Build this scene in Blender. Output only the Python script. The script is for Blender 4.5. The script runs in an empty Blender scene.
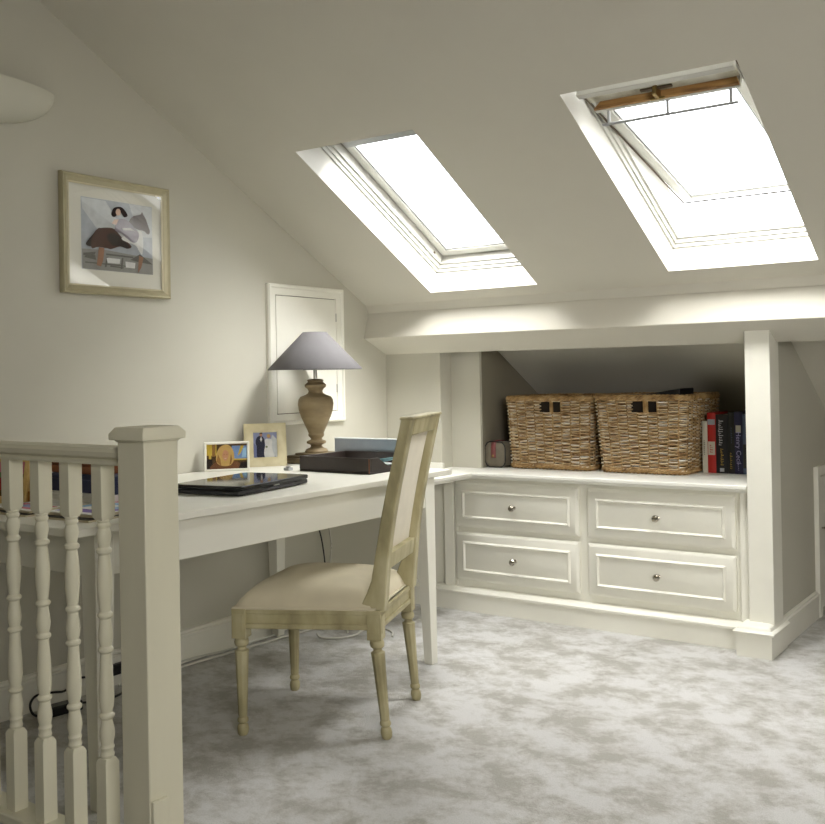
import bpy, bmesh, math, random
from mathutils import Vector, Matrix
random.seed(7)
PI = math.pi
SC = bpy.context.scene
COL = SC.collection

# ------------------------------------------------------------------ materials
def nodes(name):
    m = bpy.data.materials.new(name); m.use_nodes = True
    nt = m.node_tree; b = nt.nodes['Principled BSDF']
    return m, nt, b

def lin(c):
    return tuple(((v/255)/12.92 if v/255 <= .04045 else ((v/255+.055)/1.055)**2.4) for v in c)

def mat(name, rgb, rough=.5, var=.06, scale=6, bump=0.0, bscale=60, metal=0.0, spec=.5, stretch=(1, 1, 1)):
    """painted / plain surface: colour wanders a little with a noise, optional bump"""
    m, nt, b = nodes(name)
    c = lin(rgb)
    tc = nt.nodes.new('ShaderNodeTexCoord')
    mp = nt.nodes.new('ShaderNodeMapping'); mp.inputs['Scale'].default_value = stretch
    nt.links.new(tc.outputs['Object'], mp.inputs['Vector'])
    nz = nt.nodes.new('ShaderNodeTexNoise'); nz.inputs['Scale'].default_value = scale; nz.inputs['Detail'].default_value = 4
    nt.links.new(mp.outputs['Vector'], nz.inputs['Vector'])
    cr = nt.nodes.new('ShaderNodeValToRGB')
    cr.color_ramp.elements[0].position = .3; cr.color_ramp.elements[1].position = .7
    cr.color_ramp.elements[0].color = tuple(v*(1-var) for v in c)+(1,)
    cr.color_ramp.elements[1].color = tuple(min(1, v*(1+var)) for v in c)+(1,)
    nt.links.new(nz.outputs['Fac'], cr.inputs['Fac'])
    nt.links.new(cr.outputs['Color'], b.inputs['Base Color'])
    b.inputs['Roughness'].default_value = rough
    b.inputs['Metallic'].default_value = metal
    b.inputs['Specular IOR Level'].default_value = spec
    if bump > 0:
        n2 = nt.nodes.new('ShaderNodeTexNoise'); n2.inputs['Scale'].default_value = bscale; n2.inputs['Detail'].default_value = 3
        nt.links.new(mp.outputs['Vector'], n2.inputs['Vector'])
        bp = nt.nodes.new('ShaderNodeBump'); bp.inputs['Strength'].default_value = bump; bp.inputs['Distance'].default_value = .01
        nt.links.new(n2.outputs['Fac'], bp.inputs['Height'])
        nt.links.new(bp.outputs['Normal'], b.inputs['Normal'])
    return m

def ramp_mat(name, stops, scale, stretch=(1, 1, 1), rough=.6, bump=.0, detail=4, distort=0., spec=.5):
    m, nt, b = nodes(name)
    tc = nt.nodes.new('ShaderNodeTexCoord')
    mp = nt.nodes.new('ShaderNodeMapping'); mp.inputs['Scale'].default_value = stretch
    nt.links.new(tc.outputs['Object'], mp.inputs['Vector'])
    nz = nt.nodes.new('ShaderNodeTexNoise'); nz.inputs['Scale'].default_value = scale
    nz.inputs['Detail'].default_value = detail; nz.inputs['Distortion'].default_value = distort
    nt.links.new(mp.outputs['Vector'], nz.inputs['Vector'])
    cr = nt.nodes.new('ShaderNodeValToRGB')
    while len(cr.color_ramp.elements) < len(stops): cr.color_ramp.elements.new(.5)
    for e, (pos, rgb) in zip(cr.color_ramp.elements, stops):
        e.position = pos; e.color = lin(rgb)+(1,)
    nt.links.new(nz.outputs['Fac'], cr.inputs['Fac'])
    nt.links.new(cr.outputs['Color'], b.inputs['Base Color'])
    b.inputs['Roughness'].default_value = rough; b.inputs['Specular IOR Level'].default_value = spec
    if bump:
        bp = nt.nodes.new('ShaderNodeBump'); bp.inputs['Strength'].default_value = bump; bp.inputs['Distance'].default_value = .005
        nt.links.new(nz.outputs['Fac'], bp.inputs['Height']); nt.links.new(bp.outputs['Normal'], b.inputs['Normal'])
    return m

def carpet_mat():
    m, nt, b = nodes('carpet')
    N = nt.nodes.new; L = nt.links.new
    tc = N('ShaderNodeTexCoord')
    mp = N('ShaderNodeMapping'); mp.inputs['Rotation'].default_value = (0, 0, .9); mp.inputs['Scale'].default_value = (1, 1.25, 1)
    L(tc.outputs['Object'], mp.inputs['Vector'])
    n1 = N('ShaderNodeTexNoise'); n1.inputs['Scale'].default_value = 5.6; n1.inputs['Detail'].default_value = 9
    n1.inputs['Roughness'].default_value = .7; n1.inputs['Lacunarity'].default_value = 2.2; n1.inputs['Distortion'].default_value = .15
    L(mp.outputs['Vector'], n1.inputs['Vector'])
    cr = N('ShaderNodeValToRGB'); e = cr.color_ramp.elements  # shading from pile direction is painted into these tones
    e[0].position = .41; e[0].color = lin((166, 163, 154))+(1,)
    e[1].position = .57; e[1].color = lin((204, 203, 200))+(1,)
    k = e.new(.485); k.color = lin((187, 185, 179))+(1,)
    L(n1.outputs['Fac'], cr.inputs['Fac'])
    n2 = N('ShaderNodeTexNoise'); n2.inputs['Scale'].default_value = 260; n2.inputs['Detail'].default_value = 2
    L(tc.outputs['Object'], n2.inputs['Vector'])
    mx = N('ShaderNodeMix'); mx.data_type = 'RGBA'; mx.blend_type = 'MULTIPLY'; mx.inputs['Factor'].default_value = .35
    cr2 = N('ShaderNodeValToRGB'); cr2.color_ramp.elements[0].position = .3; cr2.color_ramp.elements[0].color = (.5, .5, .5, 1)
    cr2.color_ramp.elements[1].position = .6; cr2.color_ramp.elements[1].color = (1.1, 1.1, 1.1, 1)
    L(n2.outputs['Fac'], cr2.inputs['Fac'])
    L(cr.outputs['Color'], mx.inputs['A']); L(cr2.outputs['Color'], mx.inputs['B'])
    L(mx.outputs['Result'], b.inputs['Base Color'])
    b.inputs['Roughness'].default_value = 1; b.inputs['Specular IOR Level'].default_value = .1
    b.inputs['Sheen Weight'].default_value = .25; b.inputs['Sheen Roughness'].default_value = .5
    ad = N('ShaderNodeMath'); ad.operation = 'MULTIPLY_ADD'; ad.inputs[1].default_value = .5
    L(n2.outputs['Fac'], ad.inputs[0]); L(n1.outputs['Fac'], ad.inputs[2])
    bp = N('ShaderNodeBump'); bp.inputs['Strength'].default_value = .5; bp.inputs['Distance'].default_value = .02
    L(ad.outputs[0], bp.inputs['Height']); L(bp.outputs['Normal'], b.inputs['Normal'])
    return m

def glass_mat(name, refl=.06):
    m = bpy.data.materials.new(name); m.use_nodes = True; nt = m.node_tree
    nt.nodes.remove(nt.nodes['Principled BSDF'])
    out = nt.nodes['Material Output']
    t = nt.nodes.new('ShaderNodeBsdfTransparent'); g = nt.nodes.new('ShaderNodeBsdfGlossy'); g.inputs['Roughness'].default_value = .01
    fr = nt.nodes.new('ShaderNodeLayerWeight'); fr.inputs['Blend'].default_value = .5
    pw = nt.nodes.new('ShaderNodeMath'); pw.operation = 'POWER'; pw.inputs[1].default_value = 5
    nt.links.new(fr.outputs['Facing'], pw.inputs[0])
    ad = nt.nodes.new('ShaderNodeMath'); ad.operation = 'MULTIPLY_ADD'; ad.inputs[1].default_value = 1-refl; ad.inputs[2].default_value = refl; ad.use_clamp = True
    nt.links.new(pw.outputs[0], ad.inputs[0])
    mx = nt.nodes.new('ShaderNodeMixShader')
    nt.links.new(ad.outputs[0], mx.inputs[0]); nt.links.new(t.outputs[0], mx.inputs[1]); nt.links.new(g.outputs[0], mx.inputs[2])
    nt.links.new(mx.outputs[0], out.inputs[0])
    return m

M = {}
M['wall'] = mat('wall paint', (190, 187, 173), .75, .02, 3, .03, 180)
M['ceil'] = mat('ceiling paint', (205, 201, 188), .8, .02, 3, .03, 150)
M['reveal'] = mat('reveal paint', (206, 204, 196), .6, .015)
M['trim'] = mat('satin trim paint', (230, 228, 216), .38, .02, 8, .04, 40)
M['trimw'] = mat('white worktop paint', (229, 228, 219), .4, .015, 8)
M['desk'] = mat('desk paint', (221, 219, 207), .4, .02, 10, .04, 30, stretch=(1, .1, 1))
M['newel'] = mat('balustrade paint', (214, 210, 188), .45, .025, 12, .06, 25, stretch=(1, 1, .15))
M['alcove'] = mat('shade-darkened alcove paint', (132, 125, 108), .8, .03)  # wall colour darkened, so the recess shade is painted in
M['carpet'] = carpet_mat()
M['chair'] = ramp_mat('distressed olive cream paint', [(.3, (132, 124, 92)), (.5, (164, 155, 118)), (.75, (186, 178, 144))], 14, (1, 1, .4), .5, .12)
M['fabric'] = mat('cream linen', (202, 193, 168), .9, .03, 20, .15, 500, spec=.2)
M['panelfab'] = mat('pale linen', (222, 215, 197), .9, .03, 20, .12, 500, spec=.2)
M['shade'] = mat('grey lilac shade fabric', (112, 110, 111), .85, .03, 20, .08, 600, spec=.2)
M['lampwood'] = ramp_mat('limed wood', [(.3, (116, 99, 70)), (.55, (144, 126, 93)), (.8, (164, 147, 114))], 6, (1, 1, 3), .6, .1)
M['lampbase'] = ramp_mat('dark limed wood', [(.3, (108, 94, 68)), (.7, (140, 124, 94))], 8, (1, 1, 6), .6)
M['metal'] = mat('brushed steel', (190, 188, 182), .3, .03, 20, metal=1)
M['chrome'] = mat('polished nickel', (176, 170, 158), .15, .02, 20, metal=1)
M['brass'] = mat('aged brass', (150, 128, 84), .35, .1, 20, metal=1)
M['greymetal'] = mat('grey coated metal', (158, 160, 160), .4, .03, 20)
M['black'] = mat('black plastic', (22, 22, 24), .35, .05, 20)
M['gloss'] = mat('glossy black lid', (10, 10, 12), .06, .05, 20)
M['leather'] = mat('dark brown leather', (46, 37, 33), .42, .1, 40, .15, 300)
M['greybox'] = mat('blue grey board', (150, 156, 163), .7, .04, 20)
M['greyboxlit'] = mat('lit board edge', (206, 208, 208), .7, .03)  # paler board colour paints the lit line along the box top
M['paper'] = mat('white paper', (232, 231, 226), .8, .02)
M['cyan'] = mat('pale blue paper', (160, 205, 212), .7, .03)
M['frame'] = mat('silvered gold frame', (172, 164, 134), .38, .06, 20, .05, 80, metal=.25)
M['framein'] = mat('frame slip', (206, 198, 168), .4, .04, 20, metal=.2)
M['mount'] = mat('ivory mount board', (222, 220, 208), .8, .01)
M['creamframe'] = ramp_mat('pale gold frame', [(.3, (190, 178, 138)), (.7, (212, 202, 166))], 18, (1, 1, 1), .4)
M['silverframe'] = mat('ivory silver frame', (216, 213, 200), .3, .03, 20)
M['glass'] = glass_mat('window glass', .05)
M['picglass'] = glass_mat('picture glass', .10)
M['woodstrip'] = ramp_mat('bare weathered wood', [(.3, (108, 76, 40)), (.5, (158, 118, 66)), (.75, (184, 146, 92))], 5, (1, 10, 10), .7)
M['dirty'] = ramp_mat('stained white paint', [(.35, (120, 112, 88)), (.5, (196, 192, 174)), (.7, (222, 220, 208))], 9, (1, 1, 1), .6)
M['winwhite'] = mat('window white paint', (196, 195, 188), .4, .015)
M['seal'] = mat('dark weather seal', (92, 78, 60), .7, .1)
M['zinc'] = mat('zinc flashing', (110, 112, 115), .5, .05, metal=.6)
M['plaster'] = mat('plaster uplighter', (196, 194, 180), .8, .02)
M['wicker'] = ramp_mat('rattan', [(.27, (92, 64, 36)), (.39, (146, 112, 70)), (.49, (184, 156, 112)), (.58, (198, 180, 148)), (.70, (216, 211, 202))], 13, (1, 1, 9), .55, .0, 2)
M['wickerdark'] = ramp_mat('rattan rope', [(.25, (92, 66, 36)), (.5, (150, 118, 72)), (.8, (190, 164, 118))], 24, (1, 1, 1), .55, .2, 3)
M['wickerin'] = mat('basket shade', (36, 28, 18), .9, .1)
M['bag'] = mat('dark taupe fabric', (104, 97, 82), .8, .12, 30, .1, 300)
M['bagtrim'] = mat('black piping', (20, 18, 17), .6)
M['maroon'] = mat('maroon leather', (112, 56, 54), .5, .1, 30)
M['blackfolder'] = mat('black folder', (20, 20, 21), .5, .1)
M['bk_white'] = mat('ivory book', (190, 184, 168), .6)
M['bk_red'] = mat('red book', (170, 32, 24), .5, .08)
M['bk_black'] = mat('black book', (20, 20, 24), .4, .1)
M['bk_dark'] = mat('dark green book', (36, 38, 36), .4, .1)
M['bk_navy'] = mat('navy book', (26, 26, 66), .4, .1)
M['bk_blue'] = mat('slate blue book', (70, 84, 112), .4, .1)
M['page'] = mat('book pages', (205, 195, 168), .9)
M['gold'] = mat('gold lettering', (190, 156, 60), .5)
M['lilac'] = mat('lilac lettering', (178, 172, 214), .6)
M['silver'] = mat('pale lettering', (196, 198, 200), .6)
M['navybox'] = mat('navy box board', (34, 42, 74), .55, .06)
M['tanleather'] = mat('tan brown leather', (126, 72, 38), .5, .12, 20)
M['ochre'] = mat('ochre wood', (176, 128, 52), .55, .1, 20)
M['palewood'] = ramp_mat('pale wood', [(.3, (196, 160, 92)), (.7, (222, 192, 126))], 5, (1, 8, 8), .5)
M['darkwood'] = mat('dark wood', (70, 50, 26), .5, .1)
M['whitecable'] = mat('white cable', (206, 204, 194), .5)
M['greyled'] = mat('laptop trim', (60, 61, 66), .3)
for nm, c in dict(sky=(176, 182, 190), skylt=(206, 210, 212), hbrown=(74, 44, 36), hdark=(40, 30, 30), hgrey=(112, 104, 106), lilacg=(150, 144, 156), skin=(206, 176, 158),
                  orange=(150, 110, 86), fence=(146, 146, 142), fenced=(98, 96, 92), white=(226, 226, 224), suit=(44, 46, 66), blond=(200, 166, 100), blond2=(150, 112, 62), face=(196, 146, 112),
                  shoulder=(116, 76, 50), yellow=(204, 176, 70), blue=(120, 150, 196), lav=(152, 160, 196), lav2=(120, 128, 170), brownbg=(92, 68, 44), pink=(206, 130, 140), redart=(160, 50, 54),
                  green=(110, 130, 90), purple=(140, 120, 180), skyb=(150, 190, 220)).items():
    M['a_'+nm] = mat('ink '+nm, c, .8, .08, 40, spec=.2)

# ------------------------------------------------------------------ mesh helpers
class MB:
    def __init__(self): self.v = []; self.f = []; self.mi = []; self.sm = []; self.mats = []
    def mid(self, m):
        if m not in self.mats: self.mats.append(m)
        return self.mats.index(m)
    def add(self, verts, faces, m, smooth=False):
        o = len(self.v); self.v += [tuple(x) for x in verts]; k = self.mid(m)
        for f in faces: self.f.append([i+o for i in f]); self.mi.append(k); self.sm.append(smooth)
        return self
    def box(self, x0, x1, y0, y1, z0, z1, m):
        return self.hexa([(x0, y0, z0), (x1, y0, z0), (x1, y1, z0), (x0, y1, z0), (x0, y0, z1), (x1, y0, z1), (x1, y1, z1), (x0, y1, z1)], m)
    def hexa(self, p, m):
        return self.add(p, [(0, 3, 2, 1), (4, 5, 6, 7), (0, 1, 5, 4), (1, 2, 6, 5), (2, 3, 7, 6), (3, 0, 4, 7)], m)
    def prism(self, poly, fn, a, b, m, smooth=False):
        """poly of (s,t); fn(s,t,h) -> xyz ; extruded h=a..b"""
        n = len(poly)
        vs = [fn(s, t, a) for s, t in poly]+[fn(s, t, b) for s, t in poly]
        fs = [list(range(n))[::-1], list(range(n, 2*n))]+[(i, (i+1) % n, n+(i+1) % n, n+i) for i in range(n)]
        return self.add(vs, fs, m, smooth)
    def lathe(self, prof, c, m, seg=24, axis='z', smooth=True, flute=None, open_=False):
        vs = []; fs = []
        for j, (r, h) in enumerate(prof):
            for i in range(seg):
                a = 2*PI*i/seg; rr = r
                if flute and flute[0] < h < flute[1]: rr = r*(1-flute[3]*(.5+.5*math.cos(a*flute[2]))**3)
                p = (rr*math.cos(a), rr*math.sin(a), h)
                if axis == 'y': p = (p[0], p[2], p[1])
                if axis == 'x': p = (p[2], p[0], p[1])
                vs.append((c[0]+p[0], c[1]+p[1], c[2]+p[2]))
        n = len(prof)
        for j in range(n-1):
            for i in range(seg):
                k = (i+1) % seg; fs.append((j*seg+i, j*seg+k, (j+1)*seg+k, (j+1)*seg+i))
        if not open_:
            fs.append(list(range(seg))[::-1]); fs.append([(n-1)*seg+i for i in range(seg)])
        return self.add(vs, fs, m, smooth)
    def tube(self, path, r, m, seg=8, closed=False):
        P = [Vector(p) for p in path]; n = len(P); vs = []; fs = []
        up = Vector((0, 0, 1))
        for i in range(n):
            if closed: t = P[(i+1) % n]-P[i-1]
            else: t = P[min(i+1, n-1)]-P[max(i-1, 0)]
            t.normalize()
            u = t.cross(up)
            if u.length < .05: u = t.cross(Vector((1, 0, 0)))
            u.normalize(); w = u.cross(t)
            rr = r[i] if isinstance(r, (list, tuple)) else r
            for k in range(seg):
                a = 2*PI*k/seg; vs.append(P[i]+u*rr*math.cos(a)+w*rr*math.sin(a))
        for i in range(n if closed else n-1):
            j = (i+1) % n
            for k in range(seg):
                l = (k+1) % seg; fs.append((i*seg+k, i*seg+l, j*seg+l, j*seg+k))
        if not closed: fs.append(list(range(seg))[::-1]); fs.append([(n-1)*seg+k for k in range(seg)])
        return self.add(vs, fs, m, True)
    def xf(self, fn):
        self.v = [tuple(fn(Vector(p))) for p in self.v]; return self

ROOT = {}
def children_of(o): return [c for c in bpy.data.objects if c.parent == o]
def obj(name, mb, parent=None, bevel=0, seg=2, label=None, local=False, angle=35, origin=None):
    me = bpy.data.meshes.new(name)
    off = Vector((0, 0, 0))
    base = parent
    while base is not None and base.parent is not None: base = base.parent
    if parent is not None and not local: off = Vector(ROOT[base])
    if parent is None:
        if origin is None:
            xs = [v[0] for v in mb.v]; ys = [v[1] for v in mb.v]; zs = [v[2] for v in mb.v]
            origin = ((min(xs)+max(xs))/2, (min(ys)+max(ys))/2, min(zs))
        off = Vector(origin)
    me.from_pydata([tuple(Vector(v)-off) for v in mb.v], [], mb.f)
    for m in mb.mats: me.materials.append(m)
    for p, k, s in zip(me.polygons, mb.mi, mb.sm): p.material_index = k; p.use_smooth = s
    bm = bmesh.new(); bm.from_mesh(me); bmesh.ops.recalc_face_normals(bm, faces=bm.faces); bm.to_mesh(me); bm.free()
    try: me.set_sharp_from_angle(angle=math.radians(angle))
    except Exception: pass
    me.update()
    o = bpy.data.objects.new(name, me); COL.objects.link(o)
    if parent is not None: o.parent = parent
    else: o.location = off; ROOT[o] = tuple(off)
    if bevel:
        md = o.modifiers.new('bevel', 'BEVEL'); md.width = bevel; md.segments = seg; md.limit_method = 'ANGLE'; md.angle_limit = math.radians(40)
    if label: o['label'] = label
    return o
def tag(o, label, cat, group=None, kind=None):
    o['label'] = label; o['category'] = cat
    if group: o['group'] = group
    if kind: o['kind'] = kind
    return o
def thing(name, label, cat, loc, rz=0, group=None):
    o = bpy.data.objects.new(name, None); COL.objects.link(o); o.location = loc; o.rotation_euler = (0, 0, rz)
    o.empty_display_size = .05
    ROOT[o] = tuple(loc)
    return tag(o, label, cat, group)
def struct(name, mb, label=None, bevel=0, **k):
    o = obj(name, mb, None, bevel, origin=(0, 0, 0), **k); o['kind'] = 'structure'
    if label: o['label'] = label
    return o
def copy_tree(src, parent=None):
    c = src.copy(); COL.objects.link(c)
    if parent is not None: c.parent = parent
    for ch in children_of(src): copy_tree(ch, c)
    return c

XY = lambda s, t, h: (s, t, h)          # profile in plan, extruded in z
def YZ(s, t, h): return (h, s, t)       # profile in (y,z), extruded along x
def XZ(s, t, h): return (s, h, t)       # profile in (x,z), extruded along y

# ------------------------------------------------------------------ room
YJ, ZJ, S = 3.1194, 1.4849, .5608
NR = math.hypot(S, 1)
Nn = Vector((0, S/NR, 1/NR)); Tn = Vector((0, 1/NR, -S/NR))
def roofz(y): return ZJ+(YJ-y)*S
def rp(x, y, n=0):
    return Vector((x, y, roofz(y)))+Nn*n
YTOP = .86; ZTOP = roofz(YTOP)
XR, YF, YE = 5.2, -2.6, 4.3
# skylight openings  (x0,x1,y_top,y_bottom)
SK = [(.4544, 1.0387, 2.117, 3.0248), (1.6627, 2.2545, 2.092, 3.0032)]

b = MB()
TH = .26
def slab_cells(xs, ys, hole):
    for i in range(len(xs)-1):
        for j in range(len(ys)-1):
            x0, x1, y0, y1 = xs[i], xs[i+1], ys[j], ys[j+1]
            if hole((x0+x1)/2, (y0+y1)/2): continue
            b.add([rp(x0, y0), rp(x1, y0), rp(x1, y1), rp(x0, y1)], [(0, 1, 2, 3)], M['ceil'])
            b.add([rp(x0, y0, TH), rp(x1, y0, TH), rp(x1, y1, TH), rp(x0, y1, TH)], [(3, 2, 1, 0)], M['zinc'])
xs = sorted([-.1, XR+.1]+[q for s in SK for q in s[:2]]); ys = sorted([YTOP, 4.6]+[q for s in SK for q in s[2:]])
def hole(x, y): return any(s[0] < x < s[1] and s[2] < y < s[3] for s in SK)
slab_cells(xs, ys, hole)
for x0, x1, y0, y1 in SK:
    for (xa, ya), (xb, yb) in [((x0, y0), (x1, y0)), ((x1, y0), (x1, y1)), ((x1, y1), (x0, y1)), ((x0, y1), (x0, y0))]:
        b.add([rp(xa, ya), rp(xb, yb), rp(xb, yb, TH), rp(xa, ya, TH)], [(0, 1, 2, 3)], M['reveal'])
b.box(-.1, XR+.1, YF-.1, YTOP+.02, ZTOP, ZTOP+.1, M['ceil'])
struct('ceiling', b, 'sloping white plaster ceiling with two skylight openings')

b = MB()
ST = .665   # stairwell edge (floor begins behind it)
b.box(0, 1.25, ST, YE, -.12, 0, M['carpet']); b.box(1.25, XR, YF, YE, -.12, 0, M['carpet'])
struct('floor', b, 'pale grey mottled plush carpet')
b = MB(); b.box(0, 1.25, YF, ST, -1.45, -1.35, M['carpet']); struct('floor_lower', b, 'carpet at the foot of the stairwell')
b = MB(); b.box(1.25, 1.3, YF, ST, -1.35, -.12, M['wall']); b.box(0, 1.3, ST, ST+.05, -1.35, -.12, M['wall']); struct('wall_stairwell', b, 'painted stairwell sides below floor level')

b = MB()
poly = [(YF, -1.45), (YE+.1, -1.45), (YE+.1, roofz(YE+.1)+.02), (YTOP, ZTOP+.02), (YF, ZTOP+.02)]
b.prism(poly, YZ, -.1, 0, M['wall']); struct('wall_left', b, 'stone coloured gable wall')
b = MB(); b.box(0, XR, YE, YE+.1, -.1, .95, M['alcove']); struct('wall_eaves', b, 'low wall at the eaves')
b = MB(); b.prism(poly, YZ, XR, XR+.1, M['wall']); struct('wall_right', b)
b = MB(); b.box(-.1, XR+.1, YF-.1, YF, -1.45, ZTOP+.05, M['wall']); struct('wall_front', b)

# boxed beam along the foot of the slope
b = MB()
b.prism([(YJ-.002, ZJ-.002), (3.0679, 1.3352), (3.245, 1.2529), (3.245, roofz(3.245)+.01)], YZ, 0, XR, M['ceil'])
struct('trim_1', b, 'boxed beam running across under the slope', bevel=.004)
b = MB()
b.prism([(YJ-.03, roofz(YJ-.03)+.002), (YJ-.014, ZJ-.022), (YJ-.006, ZJ-.022), (YJ+.01, ZJ+.0)], YZ, 0, XR, M['ceil'])
struct('trim_2', b, 'thin bead where the beam meets the slope')

# post at the right end of the drawers
PX0, PX1 = 1.924, 2.025
b = MB(); b.prism([(3.143, 0), (3.27, 0), (3.27, 1.395), (3.245, 1.35), (3.245, 1.258), (3.143, 1.306)], YZ, PX0, PX1, M['trim'])
struct('trim_3', b, 'square painted post under the beam', bevel=.003)
def skirting_prof(h, t):   # (out, z)
    return [(0, 0), (t, 0), (t, h*.80), (t*1.35, h*.83), (t*1.35, h*.88), (t*.9, h*.91), (t*.75, h*.96), (t*.25, h), (0, h)]
b = MB()
# plinth wrapped round the post: rings
def ring_profile(mb, rect, prof, m, sides='flbr'):
    x0, x1, y0, y1 = rect
    n = len(prof)
    pts = []
    for o, z in prof:
        pts.append([(x0-o, y0-o, z), (x1+o, y0-o, z), (x1+o, y1, z), (x0-o, y1, z)])
    vs = [p for r in pts for p in r]; fs = []
    for j in range(n-1):
        for i in range(4):
            k = (i+1) % 4; fs.append((j*4+i, j*4+k, (j+1)*4+k, (j+1)*4+i))
    mb.add(vs, fs, m)
ring_profile(b, (1.915, 2.006, 3.106, 3.30), [(.026, 0), (.026, .090), (.035, .094), (.037, .101), (.032, .107), (.024, .110), (.021, .117), (.012, .125), (.0, .128), (-.044, .129)], M['trim'])
struct('baseboard_post', b, 'stepped plinth block round the foot of the post')

b = MB(); b.prism([(3.26, 0), (YE, 0), (YE, roofz(YE)), (3.26, roofz(3.26))], YZ, 1.935, 2.01, M['wall'])
struct('wall_partition', b, 'side wall of the low recess right of the post')
b = MB(); b.prism([(o, z) for o, z in skirting_prof(.123, .016)], lambda s, t, h: (2.01+s, h, t), 3.29, 3.836, M['trim'])
struct('baseboard_partition', b)
# small cupboard door in the recess
b = MB()
y0, y1, zt = 3.84, 4.27, .69
b.box(2.01, 2.032, y0, y0+.045, 0, zt, M['trim']); b.box(2.01, 2.032, y1-.03, y1, 0, zt, M['trim']); b.box(2.01, 2.032, y0+.045, y1-.03, zt-.045, zt, M['trim'])
d1 = struct('door_1', b, 'small low cupboard door in the recess', bevel=.003)
b = MB(); b.box(2.01, 2.022, y0+.05, y1-.035, .03, zt-.052, M['trim']); obj('door_leaf', b, d1, .002)
b = MB(); b.lathe([(.004, 0), (.004, .012), (.011, .016), (.013, .024), (.008, .032), (0.001, .033)], (2.022, 3.93, .40), M['chrome'], 14, 'x'); obj('door_knob', b, d1, label='dark metal door knob')

# panels to the left of the alcove
b = MB(); b.box(0, .345, 3.245, 3.40, 0, roofz(3.40), M['wall']); b.box(.345, .52, 3.34, 3.36, 0, roofz(3.36), M['wall']); struct('wall_back', b, 'painted panels beside the alcove', bevel=.002)
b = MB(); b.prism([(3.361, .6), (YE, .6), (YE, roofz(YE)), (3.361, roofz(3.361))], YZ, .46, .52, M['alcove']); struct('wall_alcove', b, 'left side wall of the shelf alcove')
b = MB(); b.box(0, .363, 3.225, 3.2445, .6745, .703, M['trimw']); struct('trim_4', b, 'low upstand behind the worktop', bevel=.003)

# baseboard on gable wall
b = MB(); b.prism(skirting_prof(.131, .016), lambda s, t, h: (s, h, t), ST+.0, 3.15, M['trim']); struct('baseboard_left', b)

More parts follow.
